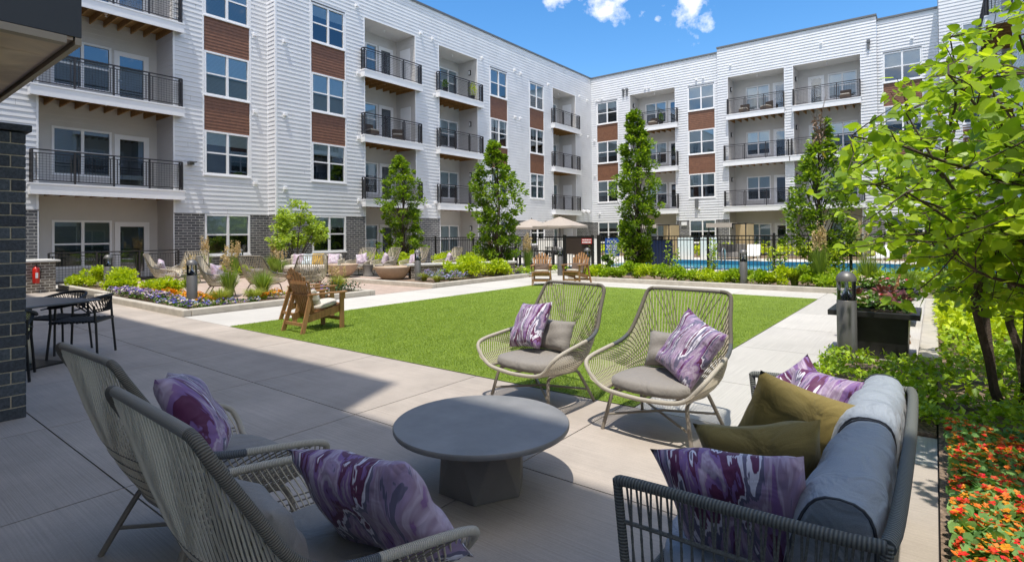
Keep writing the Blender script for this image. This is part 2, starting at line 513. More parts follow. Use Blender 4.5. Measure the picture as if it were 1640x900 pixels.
BARK = mat('bark', (.085, .06, .045), .9, noise=(25, .35), bump=(50, .01))
# foliage
LF_HORN = mat('hornbeam_leaf', (.15, .27, .022), .42, trans=.42, var=.5)
LF_HORN2 = mat('hornbeam_leaf_light', (.26, .40, .03), .42, trans=.48, var=.4)
LF_RED = mat('redbud_leaf', (.35, .52, .035), .38, trans=.55, var=.35)
LF_CHART = mat('chartreuse_leaf', (.45, .58, .018), .5, trans=.35, var=.3)
LF_SMALL = mat('honey_leaf', (.36, .50, .06), .5, trans=.4, var=.35)
LF_GREEN = mat('green_leaf', (.10, .21, .025), .5, trans=.3, var=.4)
LF_YG = mat('yellow_green_leaf', (.31, .47, .02), .5, trans=.35, var=.35)
LF_NAST = mat('nasturtium_leaf', (.22, .42, .12), .5, trans=.35, var=.35)
LF_DARK = mat('dark_leaf', (.04, .09, .03), .5, trans=.2, var=.4)
GRASSM = mat('ornamental_grass', (.36, .42, .09), .6, trans=.3, var=.35)
GRASSG = mat('green_grass', (.24, .36, .06), .6, trans=.3, var=.35)
PLUME = mat('tan_plume', (.60, .48, .28), .8, trans=.3, var=.3)
DEADLF = mat('dead_twig', (.30, .20, .14), .9, var=.3)
FL_PUR = mat('lavender_petal', (.38, .26, .55), .6, trans=.25, var=.3)
FL_VIO = mat('violet_petal', (.18, .13, .62), .6, trans=.25, var=.3)
FL_ORG = mat('marigold_petal', (.75, .33, .01), .6, trans=.25, var=.3)
FL_ONR = mat('orange_petal', (.85, .26, .03), .6, trans=.25, var=.3)
FL_RED = mat('red_petal', (.75, .05, .015), .6, trans=.25, var=.3)
FL_WHI = mat('white_petal', (.80, .72, .70), .6, trans=.25, var=.15)
FL_PNK = mat('pink_petal', (.75, .03, .12), .6, trans=.25, var=.2)
FL_BLU = mat('periwinkle_petal', (.33, .36, .62), .6, trans=.25, var=.3)
FL_CORAL = mat('coral_leaf', (.20, .07, .07), .5, trans=.2, var=.5)

# ------------------------------------------------------------------ mesh helpers
def link(o, parent=None):
    COL.objects.link(o)
    if parent is not None:
        o.parent = parent
    return o

def tag(o, label=None, cat=None, group=None, kind=None):
    if label: o['label'] = label
    if cat: o['category'] = cat
    if group: o['group'] = group
    if kind: o['kind'] = kind
    return o

def empty(name, loc=(0, 0, 0), rz=0, label=None, cat=None, group=None):
    o = bpy.data.objects.new(name, None)
    o.empty_display_size = .2
    o.location = loc
    o.rotation_euler = (0, 0, rz)
    link(o)
    return tag(o, label, cat, group)

def copy_tree(o, parent=None):
    c = o.copy()
    link(c, parent)
    for ch in [x for x in ALLCH.get(o.name, [])]:
        copy_tree_child(ch, c)
    return c
def copy_tree_child(ch, p):
    d = ch.copy()
    link(d, p)
    ALLCH.setdefault(p.name, []).append(d)
    for g in ALLCH.get(ch.name, []):
        copy_tree_child(g, d)
ALLCH = {}

class MB:
    def __init__(s):
        s.v = []; s.f = []; s.mi = []; s.uv = []; s.rnd = []
        s.cur = 0; s.r = 0.5
    def face(s, idx, uv=None):
        s.f.append(tuple(idx)); s.mi.append(s.cur); s.uv.append(uv); s.rnd.append(s.r)
    def quad(s, a, b, c, d):
        n = len(s.v); s.v += [tuple(a), tuple(b), tuple(c), tuple(d)]; s.face((n, n + 1, n + 2, n + 3)); return s
    def box(s, x0, x1, y0, y1, z0, z1, F=None):
        P = [(x, y, z) for z in (z0, z1) for y in (y0, y1) for x in (x0, x1)]
        if F: P = [F(*p) for p in P]
        n = len(s.v); s.v += [tuple(p) for p in P]
        for q in ((0, 2, 3, 1), (4, 5, 7, 6), (0, 1, 5, 4), (2, 6, 7, 3), (0, 4, 6, 2), (1, 3, 7, 5)):
            s.face([n + i for i in q])
        return s
    def bar(s, a, b, wx, wy, up=(0, 0, 1)):
        a, b = Vector(a), Vector(b); d = (b - a).normalized(); u = Vector(up)
        if abs(d.dot(u)) > .98: u = Vector((1, 0, 0))
        x = d.cross(u).normalized(); y = x.cross(d).normalized()
        n = len(s.v)
        for p in (a, b):
            for i, j in ((-1, -1), (1, -1), (1, 1), (-1, 1)):
                s.v.append(tuple(p + x * wx * .5 * i + y * wy * .5 * j))
        for q in ((3, 2, 1, 0), (4, 5, 6, 7), (0, 1, 5, 4), (1, 2, 6, 5), (2, 3, 7, 6), (3, 0, 4, 7)):
            s.face([n + i for i in q])
        return s
    def tube(s, pts, r, k=8, closed=False, cap=True):
        pts = [Vector(p) for p in pts]
        N = len(pts)
        rs = r if hasattr(r, '__len__') else [r] * N
        n0 = len(s.v); prev = None; acc = 0; ls = []
        for i, p in enumerate(pts):
            if closed: d = pts[(i + 1) % N] - pts[i - 1]
            else: d = pts[min(i + 1, N - 1)] - pts[max(i - 1, 0)]
            d.normalize()
            if prev is None:
                u = Vector((0, 0, 1)) if abs(d.z) < .9 else Vector((1, 0, 0))
                x = d.cross(u).normalized()
            else:
                x = prev - d * prev.dot(d); x.normalize()
            prev = x; y = d.cross(x)
            if i: acc += (pts[i] - pts[i - 1]).length
            ls.append(acc)
            for j in range(k):
                a = 2 * math.pi * j / k
                s.v.append(tuple(p + (x * math.cos(a) + y * math.sin(a)) * rs[i]))
        tot = acc + ((pts[0] - pts[-1]).length if closed else 0)
        for i in range(N if closed else N - 1):
            i2 = (i + 1) % N
            l0 = ls[i]; l1 = ls[i + 1] if i + 1 < N else tot
            for j in range(k):
                j2 = (j + 1) % k
                s.face((n0 + i * k + j, n0 + i * k + j2, n0 + i2 * k + j2, n0 + i2 * k + j),
                       ((l0, j / k), (l0, (j + 1) / k), (l1, (j + 1) / k), (l1, j / k)))
        if cap and not closed:
            s.face([n0 + j for j in range(k)][::-1]); s.face([n0 + (N - 1) * k + j for j in range(k)])
        return s
    def lathe(s, prof, k=24, c=(0, 0, 0)):
        n0 = len(s.v)
        for r, z in prof:
            for j in range(k):
                a = 2 * math.pi * j / k
                s.v.append((c[0] + r * math.cos(a), c[1] + r * math.sin(a), c[2] + z))
        for i in range(len(prof) - 1):
            for j in range(k):
                j2 = (j + 1) % k
                s.face((n0 + i * k + j, n0 + i * k + j2, n0 + (i + 1) * k + j2, n0 + (i + 1) * k + j))
        if prof[0][0] > 1e-4: s.face([n0 + j for j in range(k)][::-1])
        if prof[-1][0] > 1e-4: s.face([n0 + (len(prof) - 1) * k + j for j in range(k)])
        return s
    def build(s, name, m, parent=None, smooth=False, uv=False, rnd=False, bevel=0, label=None):
        me = bpy.data.meshes.new(name)
        me.from_pydata(s.v, [], s.f)
        ms = m if isinstance(m, (list, tuple)) else [m]
        for x in ms: me.materials.append(x)
        me.polygons.foreach_set('material_index', s.mi)
        if smooth: me.polygons.foreach_set('use_smooth', [True] * len(s.f))
        if uv:
            ul = me.uv_layers.new(name='UVMap'); k = 0
            dat = []
            for f, u in zip(s.f, s.uv):
                if u is None: u = [(0, 0)] * len(f)
                for q in u: dat += [q[0], q[1]]
            ul.data.foreach_set('uv', dat)
        if rnd:
            a = me.attributes.new('rnd', 'FLOAT', 'FACE'); a.data.foreach_set('value', s.rnd)
        me.update()
        o = bpy.data.objects.new(name, me)
        link(o, parent)
        if parent is not None: ALLCH.setdefault(parent.name, []).append(o)
        if smooth: 
            try: me.set_sharp_from_angle(angle=R(40))
            except Exception: pass
        if bevel:
            b = o.modifiers.new('bevel', 'BEVEL'); b.width = bevel; b.segments = 2; b.limit_method = 'ANGLE'
        if label: o['label'] = label
        return o

def chaikin(pts, n=2, closed=False):
    pts = [Vector(p) for p in pts]
    for _ in range(n):
        q = []
        N = len(pts)
        for i in range(N if closed else N - 1):
            a, b = pts[i], pts[(i + 1) % N]
            q += [a * .75 + b * .25, a * .25 + b * .75]
        if not closed: q = [pts[0]] + q + [pts[-1]]
        pts = q
    return pts

def resample(pts, n):
    P = np.array([tuple(p) for p in pts]); d = np.r_[0, np.cumsum(np.linalg.norm(np.diff(P, axis=0), axis=1))]
    t = np.linspace(0, d[-1], n)
    return np.stack([np.interp(t, d, P[:, k]) for k in range(3)], 1)

def npmesh(name, V, Fs, m, parent=None, rnd=None, mi=None, smooth=False):
    """V (N,3); Fs (M,k) equal-sized faces"""
    me = bpy.data.meshes.new(name)
    M, k = Fs.shape
    me.vertices.add(len(V)); me.vertices.foreach_set('co', V.astype(np.float32).ravel())
    me.loops.add(M * k); me.loops.foreach_set('vertex_index', Fs.astype(np.int32).ravel())
    me.polygons.add(M); me.polygons.foreach_set('loop_start', np.arange(0, M * k, k, dtype=np.int32))
    ms = m if isinstance(m, (list, tuple)) else [m]
    for x in ms: me.materials.append(x)
    if mi is not None: me.polygons.foreach_set('material_index', mi.astype(np.int32))
    if smooth: me.polygons.foreach_set('use_smooth', np.ones(M, dtype=bool))
    if rnd is not None:
        a = me.attributes.new('rnd', 'FLOAT', 'FACE'); a.data.foreach_set('value', rnd.astype(np.float32))
    me.update(calc_edges=True)
    me.validate()
    o = bpy.data.objects.new(name, me)
    link(o, parent)
    if parent is not None: ALLCH.setdefault(parent.name, []).append(o)
    return o

RHOMB = (np.array([(0, 0, 0), (-.32, .45, .10), (0, 1, -.08), (.32, .45, .10), (0, .5, 0)]), np.array([(0, 4, 1), (1, 4, 2), (0, 3, 4), (3, 2, 4)]))
HEART = (np.array([(0, 0, 0), (-.28, -.10, .05), (-.50, .12, .08), (-.48, .42, .04), (-.24, .76, -.02), (0, 1.02, -.12),
                   (.24, .76, -.02), (.48, .42, .04), (.50, .12, .08), (.28, -.10, .05), (0, .35, -.03), (0, .7, -.06)]),
         np.array([(0, 1, 2), (0, 2, 10), (2, 3, 10), (3, 4, 11), (3, 11, 10), (4, 5, 11), (0, 8, 9), (0, 10, 8), (8, 10, 7), (7, 11, 6), (7, 10, 11), (6, 11, 5)]))
ROUND = (np.array([(0, 0, 0)] + [(.5 * math.cos(a), .5 * math.sin(a), .06) for a in np.linspace(0, 2 * math.pi, 7)[:-1]]),
         np.array([(0, i, i % 6 + 1) for i in range(1, 7)]))
def norm(a): return a / (np.linalg.norm(a, axis=1, keepdims=True) + 1e-9)
def leaves(name, P, A, Nn, S, m, parent=None, shape=RHOMB, mi=None):
    """P base points, A leaf axes, Nn rough normals, S sizes"""
    A = norm(A); X = norm(np.cross(A, Nn)); N2 = np.cross(X, A)
    T, F = shape
    curl = 1 + rng.normal(0, .5, len(P))
    V = P[:, None, :] + S[:, None, None] * (T[None, :, 0:1] * X[:, None, :] + T[None, :, 1:2] * A[:, None, :] + (T[None, :, 2] * curl[:, None])[:, :, None] * N2[:, None, :])
    k = len(T)
    Fs = (np.arange(len(P)) * k)[:, None, None] + F[None]
    rn = np.repeat(rng.random(len(P)), len(F))
    mm = None if mi is None else np.repeat(mi, len(F))
    return npmesh(name, V.reshape(-1, 3), Fs.reshape(-1, 3), m, parent, rn, mm)

def rand_dirs(n): return norm(rng.normal(size=(n, 3)))

def clump_points(centres, radii, per, squash=1.0):
    """leaf positions near the outside of leaf clumps, with outward directions"""
    P = []; O = []
    for c, r in zip(centres, radii):
        d = rand_dirs(per); d[:, 2] *= squash
        rad = r * (rng.random(per) ** .45)
        P.append(c + d * rad[:, None]); O.append(d)
    return np.concatenate(P), np.concatenate(O)

# ================================================================== GROUND
def gsheet(name, x0, x1, y0, y1, z, m, kind='structure'):
    b = MB(); b.quad((x0, y0, z), (x1, y0, z), (x1, y1, z), (x0, y1, z))
    return tag(b.build(name, m), kind=kind)
gsheet('ground', -400, 400, -400, 400, -.16, TERRAIN)
def slabs(name, xs, ys, z0, z1, m, gap=.010, skip=None):
    b = MB()
    for i in range(len(xs) - 1):
        for j in range(len(ys) - 1):
            if skip and skip((xs[i] + xs[i + 1]) / 2, (ys[j] + ys[j + 1]) / 2): continue
            b.r = random.random()
            b.box(xs[i] + gap / 2, xs[i + 1] - gap / 2, ys[j] + gap / 2, ys[j + 1] - gap / 2, z0, z1)
    return tag(b.build(name, m, rnd=True), kind='structure')
gsheet('paving_joints', -24, 3, -8, 18, -.010, JOINT)
xs = [-2.2 + 1.73 * k for k in range(-12, 3)]
xs = [x for x in xs if x < .2]; xs = xs[:-1] + [0.0] if xs[-1] > -.6 else xs + [0.0]
slabs('patio', xs, [-1.2 - 1.68 * 2, -1.2 - .84, -.48, 1.2, 2.88, 4.44], -.12, 0.0, PATIO)
# walkways round the lawn
slabs('left_walkway', [-11.38, -9.52], [4.44 + 1.9 * k for k in range(0, 5)] + [13.98], -.12, .0, WALK)
slabs('far_walkway', [-11.38, -9.52, -7.66, -5.8, -3.95, -2.1, 0], [13.98, 15.42], -.12, .0, WALK)
slabs('gate_path', [-12.9, -11.0, -9.6], [15.42, 17.2, 19.0], -.12, .0, WALK)
slabs('right_walkway', [-2.1, -1.06], [4.44, 5.75, 7.65, 9.5, 11.4, 13.98], -.12, .0, WALK)
slabs('bed_edge_walk', [-1.06, 0.0], [4.44, 5.07], -.12, .0, WALK)
slabs('planter_pad', [-1.06, -.17], [7.66, 9.5, 11.4, 13.98], -.12, .0, WALK)
slabs('terrace_paving', [-22.6, -11.42], [5.9, 12.9], -.12, -.002, PAVE)
slabs('cross_path', [-17.05, -16.65], [4.44, 5.95], -.12, .0, WALK)
slabs('terrace_edge', [-24, -22.1, -21.0], [4.44, 6.0], -.12, -.004, WALK)
slabs('kitchen_pad', [-23.5, -22.0, -20.6, -19.3], [3.3, 4.44], -.12, .004, PATIO)

lawn = gsheet('lawn', -9.52, -2.1, 4.44, 13.98, .006, TURF)
# short blades of the turf
def turf():
    ks = []
    n = 400000
    P = np.stack([rng.uniform(-9.5, -2.12, n), rng.uniform(4.46, 13.96, n), np.full(n, .006)], 1)
    P = P[rng.random(n) < np.clip(1.15 - (P[:, 1] - 4.46) / 9.5, .22, 1)]; n = len(P)
    a = rng.uniform(0, 2 * math.pi, n); h = rng.uniform(.009, .020, n); wd = rng.uniform(.0022, .0045, n)
    sx = np.stack([np.cos(a), np.sin(a), 0 * a], 1) * wd[:, None]
    lean = np.stack([rng.normal(0, .008, n), rng.normal(0, .008, n), h], 1)
    V = np.stack([P - sx, P + sx, P + lean], 1).reshape(-1, 3)
    F = np.arange(n * 3).reshape(-1, 3)
    o = npmesh('turf_blades', V, F, BLADE, None, rng.random(n))
    return tag(o, 'bright green blades of the rectangular lawn', 'grass', kind='stuff')
turf()

# ---- kerbed planting beds
def bed(name, poly, kerb_sides, zsoil=.06, kw=.16, kh=.13):
    """poly: corner list (x,y); kerb_sides: indices of sides that carry a kerb"""
    b = MB(); n = len(poly)
    mx_ = sum(p[0] for p in poly) / n; my_ = sum(p[1] for p in poly) / n
    ins = [(x + math.copysign(.008, mx_ - x), y + math.copysign(.008, my_ - y)) for x, y in poly]
    b.v = [(x, y, zsoil) for x, y in ins] + [(x, y, -.14) for x, y in ins]; b.face(range(n))
    for i in range(n): b.face((i, (i + 1) % n, n + (i + 1) % n, n + i))
    o = tag(b.build(name, MULCH), kind='structure')
    cx = sum(p[0] for p in poly) / n; cy = sum(p[1] for p in poly) / n
    k = MB()
    for i in kerb_sides:
        (xa, ya), (xb, yb) = poly[i], poly[(i + 1) % n]
        if abs(ya - yb) < 1e-6:
            s = 1 if cy > ya else -1
            k.box(min(xa, xb), max(xa, xb), min(ya, ya + s * kw), max(ya, ya + s * kw), -.1, kh)
        else:
            s = 1 if cx > xa else -1
            k.box(min(xa, xa + s * kw), max(xa, xa + s * kw), min(ya, yb) + kw * (i % 2), max(ya, yb) - kw * (i % 2), -.1, kh + .0)
    if k.f: tag(k.build(name.replace('bed', 'kerb'), KERB, bevel=.02), kind='structure')
    return o
bed('front_flower_bed', [(-16.65, 4.44), (-11.4, 4.44), (-11.4, 5.95), (-16.65, 5.95)], [0])
bed('side_flower_bed', [(-12.75, 5.952), (-11.4, 5.952), (-11.4, 9.0), (-12.75, 9.0)], [2])
k = MB(); k.box(-11.56, -11.4, 4.6, 8.84, -.1, .13); k.box(-16.65, -16.49, 4.6, 5.95, -.1, .13)
tag(k.build('flower_kerb', KERB, bevel=.02), kind='structure')
bed('shrub_bed', [(-21.2, 4.75), (-17.05, 4.75), (-17.05, 6.0), (-21.2, 6.0)], [0, 1, 3])
bed('terrace_corner_bed', [(-15.2, 11.03), (-11.4, 11.03), (-11.4, 15.9), (-15.2, 15.9)], [0, 1])
bed('fence_bed_left', [(-22.0, 15.3), (-15.2, 15.3), (-15.2, 19.6), (-22.0, 19.6)], [])
bed('fence_bed_corner', [(-15.2, 15.9), (-12.9, 15.9), (-12.9, 19.6), (-15.2, 19.6)], [])
bed('far_flower_bed', [(-9.6, 15.42), (3, 15.42), (3, 19.6), (-9.6, 19.6)], [0, 3])
bed('facade_bed', [(-23.0, 8.9), (-20.3, 8.9), (-20.3, 15.3), (-23.0, 15.3)], [])
bed('ground_cover_bed', [(-1.04, 5.05), (0.0, 5.05), (0.0, 7.64), (-1.04, 7.64)], [3], zsoil=.03, kh=.05, kw=.03)
bed('woodland_bed', [(-.004, -2.0), (2.2, -2.0), (2.2, 15.4), (-.004, 15.4)], [], zsoil=.035)
k = MB(); k.box(-.17, .02, 7.66, 13.9, -.1, .12)
tag(k.build('planter_kerb', KERB, bevel=.02), kind='structure')

# ---- pool
slabs('pool_deck_near', [-22.0, -18.6, -15.2, -11.8, -8.4, -5.0, -1.6, 2.2], [19.02, 21.0, 23.3], -.12, -.02, POOLDECK)
slabs('pool_deck_far', [-22.0, -18.6, -15.2, -11.8, -8.4, -5.0, -1.6, 2.2], [28.6, 31.0, 34.0], -.12, -.02, POOLDECK)
slabs('pool_deck_side', [-22.0, -17.5, -13.0], [23.3, 26, 28.6], -.12, -.02, POOLDECK)
gsheet('pool_water', -13.0, 2.2, 23.3, 28.6, -.1, WATER)
b = MB(); b.box(-13.0, 2.2, 28.45, 28.59, -.09, .10); b.box(-13.0, 2.2, 23.31, 23.42, -.09, .04)
tag(b.build('pool_coping', [POOLT]), kind='structure')
gsheet('far_planting_strip', -22.0, 2.2, 34.0, 39.1, -.03, MULCH)

# ================================================================== BUILDINGS
class Frame:
    """facade frame: u along the wall, n outward, z up"""
    def __init__(s, o, u, n):
        s.o = Vector(o); s.u = Vector(u); s.n = Vector(n)
    def __call__(s, u, n, z):
        return s.o + s.u * u + s.n * n + Vector((0, 0, z))

def minus(u0, u1, z0, z1, holes):
    """cut rectangle by holes -> list of rects, by bands"""
    zs = sorted({z0, z1} | {z for h in holes for z in (h[2], h[3]) if z0 < z < z1})
    outr = []
    for a, b in zip(zs[:-1], zs[1:]):
        cur = [(u0, u1)]
        for h in holes:
            if h[2] < b - 1e-6 and h[3] > a + 1e-6:
                nx = []
                for p, q in cur:
                    if h[1] <= p or h[0] >= q: nx.append((p, q)); continue
                    if h[0] > p: nx.append((p, h[0]))
                    if h[1] < q: nx.append((h[1], q))
                cur = nx
        outr += [(p, q, a, b) for p, q in cur]
    return outr

LAP = .1806
def siding(F, u0, u1, z0, z1, holes, b, out=.026, n0=0.0, lap=LAP):
    z = z0
    while z < z1 - 1e-4:
        zt = min(z + lap, z1)
        for p, q, a, c in minus(u0, u1, z, zt, holes):
            na = out + (.003 - out) * (a - z) / lap; nc = out + (.003 - out) * (c - z) / lap
            b.quad(F(p, n0 + na, a), F(q, n0 + na, a), F(q, n0 + nc, c), F(p, n0 + nc, c))
            if a == z: b.quad(F(p, n0, a), F(q, n0, a), F(q, n0 + na, a), F(p, n0 + na, a))
        z = zt
def flat(F, rects, n, b):
    for p, q, a, c in rects: b.quad(F(p, n, a), F(q, n, a), F(q, n, c), F(p, n, c))

def window(F, parent, u0, u1, z0, z1, cols=2, n0=0.0, blind=1.0, sill=True, trim=.075, screen=True):
    b = MB()
    d0, d1 = n0 - .07, n0 + .028
    def bx(a, c, e, f, g=d0, h=d1): b.box(a, c, g, h, e, f, F)
    bx(u0, u0 + trim, z0, z1); bx(u1 - trim, u1, z0, z1)
    bx(u0 + trim, u1 - trim, z1 - trim, z1); bx(u0 + trim, u1 - trim, z0, z0 + trim)
    if sill: bx(u0 - .03, u1 + .03, z0 - .05, z0 - .002, n0 - .0, n0 + .06)
    iu0, iu1, iz0, iz1 = u0 + trim, u1 - trim, z0 + trim, z1 - trim
    wd = (iu1 - iu0) / cols; zm = (iz0 + iz1) / 2
    for i in range(1, cols): bx(iu0 + wd * i - .045, iu0 + wd * i + .045, iz0, iz1, d0, d1 - .008)
    for i in range(cols):
        a = iu0 + wd * i + (.045 if i else 0); c = iu0 + wd * (i + 1) - (.045 if i < cols - 1 else 0)
        bx(a, c, zm - .03, zm + .03, d0, d1 - .035)
    w_ = b.build('window', TRIM, parent)
    g = MB()
    for i in range(cols):
        a = iu0 + wd * i + (.045 if i else 0); c = iu0 + wd * (i + 1) - (.045 if i < cols - 1 else 0)
        g.cur = 0; flat(F, [(a, c, zm + .03, iz1)], n0 - .03, g)
        g.cur = 1 if screen else 0; flat(F, [(a, c, iz0, zm - .03)], n0 - .035, g)
    g.build('pane', [GLASS, SCREEN], w_)
    if blind > 0:
        bl = MB(); flat(F, [(iu0, iu1, iz1 - (iz1 - iz0) * blind, iz1)], n0 - .06, bl); bl.build('blind', BLIND, w_)
    k = MB()
    k.quad(F(u0, n0 - .30, z0), F(u1, n0 - .30, z0), F(u1, n0 - .30, z1), F(u0, n0 - .30, z1))
    for (a, c) in ((u0 + .01, u0 + .01), (u1 - .01, u1 - .01)):
        k.quad(F(a, n0 - .071, z0), F(c, n0 - .30, z0), F(c, n0 - .30, z1), F(a, n0 - .071, z1))
    k.quad(F(u0, n0 - .071, z1 - .01), F(u1, n0 - .071, z1 - .01), F(u1, n0 - .30, z1 - .01), F(u0, n0 - .30, z1 - .01))
    k.quad(F(u0, n0 - .071, z0 + .01), F(u1, n0 - .071, z0 + .01), F(u1, n0 - .30, z0 + .01), F(u0, n0 - .30, z0 + .01))
    k.build('room_shade_backing', DARKIN, w_)  # shallow backing box, its dark colour painted as indoor shade
    return w_

def door(F, parent, u0, u1, z0, z1, n0, blind=0):
    b = MB(); t = .075
    def bx(a, c, e, f, g=n0 + .002, h=n0 + .035): b.box(a, c, g, h, e, f, F)
    bx(u0 - t, u0, z0, z1 + t); bx(u1, u1 + t, z0, z1 + t); bx(u0, u1, z1, z1 + t)
    s = .10
    bx(u0, u0 + s, z0, z1, n0 + .002, n0 + .022); bx(u1 - s, u1, z0, z1, n0 + .002, n0 + .022)
    bx(u0 + s, u1 - s, z1 - s, z1, n0 + .002, n0 + .022); bx(u0 + s, u1 - s, z0, z0 + .22, n0 + .002, n0 + .022)
    d = b.build('door', TRIM, parent)
    g = MB(); flat(F, [(u0 + s, u1 - s, z0 + .22, z1 - s)], n0 + .012, g); g.build('pane', GLASS, d)
    k = MB(); flat(F, [(u0 + s, u1 - s, z0 + .22, z1 - s)], n0 + .006, k)
    k.build('blind' if blind else 'room_shade_backing', BLIND if blind else DARKIN, d)  # without a blind, a sheet painted dark for the shade indoors
    h = MB(); h.bar(F(u0 + .06, n0 + .05, z0 + .98), F(u0 + .17, n0 + .05, z0 + .98), .018, .018); h.box(u0 + .05, u0 + .08, n0 + .02, n0 + .05, z0 + .95, z0 + 1.01, F)
    h.build('handle', STEEL, d)

def railing(F, parent, u0, u1, n, z0, nb=-.0, mesh=True, h=1.06, name='railing', posts=None):
    b = MB()
    def seg(pa, pb):
        pa, pb = Vector(pa), Vector(pb)
        b.bar(pa + Vector((0, 0, h)), pb + Vector((0, 0, h)), .055, .035)
        b.bar(pa + Vector((0, 0, h - .11)), pb + Vector((0, 0, h - .11)), .03, .025)
        b.bar(pa + Vector((0, 0, .09)), pb + Vector((0, 0, .09)), .03, .03)
        Ls = (pb - pa).length; k = max(1, round(Ls / 1.15))
        for i in range(k + 1):
            p = pa + (pb - pa) * i / k
            b.bar(p, p + Vector((0, 0, h)), .05, .05)
            for s in (-1, 1):
                q = p + (pb - pa).normalized() * .10 * s
                if 0 < (q - pa).dot(pb - pa) < Ls * Ls: b.bar(q + Vector((0, 0, .09)), q + Vector((0, 0, h - .11)), .022, .022)
        if mesh:
            m = int(Ls / .085)
            for i in range(1, m):
                p = pa + (pb - pa) * i / m
                b.bar(p + Vector((0, 0, .1)), p + Vector((0, 0, h - .12)), .007, .007)
            for i in range(1, 10):
                zz = Vector((0, 0, .1 + (h - .22) * i / 10)); b.bar(pa + zz, pb + zz, .007, .007)
    seg(F(u0, n, z0), F(u1, n, z0))
    if nb is not None:
        seg(F(u0, nb, z0), F(u0, n - .03, z0)); seg(F(u1, n - .03, z0), F(u1, nb, z0))
    return b.build(name, RAIL, parent)

SB = [None, 2.93, 6.06, 9.22]                   # underside of the balcony slabs
SH = .36
WZ = [(.80, 2.44), (4.0, 5.74), (7.14, 8.88), (10.28, 12.02)]
FLOOR = [0.02, SB[1] + SH, SB[2] + SH, SB[3] + SH]

def balcony(F, parent, u0, u1, lvl, proj=.34, ext=.27, rail=True, joists=True, railfront=None):
    z = SB[lvl]; d = 1.5
    b = MB()
    b.box(u0 - ext, u1 + ext, proj - .05, proj, z, z + SH - .05, F)
    b.box(u0 - ext, u0 - ext + .05, .016, proj - .05, z, z + SH - .05, F)
    b.box(u1 + ext - .05, u1 + ext, .016, proj - .05, z, z + SH - .05, F)
    b.box(u0 - ext - .02, u1 + ext + .02, .016, proj + .02, z + SH - .05, z + SH, F)
    b.box(u0 + .004, u1 - .004, -d, .015, z + SH - .055, z + SH - .002, F)
    o = b.build('balcony', TRIM, parent)
    if joists:
        j = MB(); k = max(3, int((u1 - u0) / .42))
        for i in range(k + 1):
            uu = u0 + .03 + (u1 - u0 - .06) * i / k
            j.box(uu - .02, uu + .02, -d + .02, proj - .052, z + .05, z + SH - .06, F)
        j.box(u0 + .01, u1 - .01, -d + .02, proj - .055, z + SH - .075, z + SH - .06, F)
        j.build('joists', WOODJ, o)
    if rail: railing(F, o, u0 - ext + .06, u1 + ext - .06, proj - .07, z + SH, nb=.03)
    return o

def recess(F, parent, u0, u1, lvl, items, ceil=None, d=1.5, storage=None, lamp=None, n0=0):
    """hollow balcony bay: back wall, two side walls, ceiling"""
    z0 = FLOOR[lvl]; z1 = ceil if ceil else (SB[lvl + 1] + SH - .08)
    b = MB()
    Fb = Frame(F(0, -d, 0), F.u, F.n)
    holes = []
    for it in items:
        if it[0] == 'w': holes.append((it[1], it[2], z0 + it[3], z0 + it[4]))
        else: holes.append((it[1], it[2], z0, z0 + 2.1))
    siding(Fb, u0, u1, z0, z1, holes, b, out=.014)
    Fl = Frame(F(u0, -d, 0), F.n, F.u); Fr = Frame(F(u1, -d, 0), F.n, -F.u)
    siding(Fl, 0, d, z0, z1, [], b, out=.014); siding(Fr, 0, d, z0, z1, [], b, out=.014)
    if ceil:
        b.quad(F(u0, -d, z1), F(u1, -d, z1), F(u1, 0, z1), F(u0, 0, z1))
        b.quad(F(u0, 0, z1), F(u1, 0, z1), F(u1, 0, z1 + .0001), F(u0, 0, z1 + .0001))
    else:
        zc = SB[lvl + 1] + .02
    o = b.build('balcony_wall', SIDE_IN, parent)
    for it in items:
        if it[0] == 'w': window(Fb, parent, it[1], it[2], z0 + it[3], z0 + it[4], cols=it[5], sill=False, blind=it[6])
        else:
            door(Fb, parent, it[1] + .08, it[2] - .08, z0 + .01, z0 + 2.03, 0)
            bk = MB(); bk.quad(Fb(it[1], -.01, z0), Fb(it[2], -.01, z0), Fb(it[2], -.01, z0 + 2.1), Fb(it[1], -.01, z0 + 2.1)); bk.build('door_backing', TRIM, parent)
    if storage:
        S = Fr if storage == 'r' else Fl
        s = MB(); s.box(d - 1.15, d - .35, .012, .035, z0 + .02, z0 + 2.05, S); s.box(d - .50, d - .46, .036, .07, z0 + 1.0, z0 + 1.04, S)
        s.build('storage_door', TRIM, parent)
    if lamp:
        S = Fr if lamp == 'r' else Fl
        s = MB(); s.cur = 0; s.box(d - .62, d - .48, .010, .09, z0 + 1.75, z0 + 2.05, S); s.cur = 1; s.box(d - .60, d - .50, .09, .10, z0 + 1.78, z0 + 2.0, S)
        s.build('wall_lamp', [BLACKM, TRIM], parent)
    # sprinkler head
    s = MB(); c = F((u0 + u1) / 2, -.5, z1 - .11)
    s.lathe([(.05, .09), (.05, .05), (.02, .03), (.02, -.02), (.04, -.03)], 8, c); s.build('sprinkler', TRIM, parent)

def vent(F, parent, u, z, m=TRIM):
    b = MB(); b.box(u - .10, u + .10, .0, .03, z - .12, z + .12, F); b.box(u - .07, u + .07, .03, .13, z - .02, z + .09, F)
    b.build('vent', m, parent)

def trimbar(F, b, u, z0, z1, w=.10, n=.022):
    b.box(u - w / 2, u + w / 2, -.01, n, z0, z1, F)

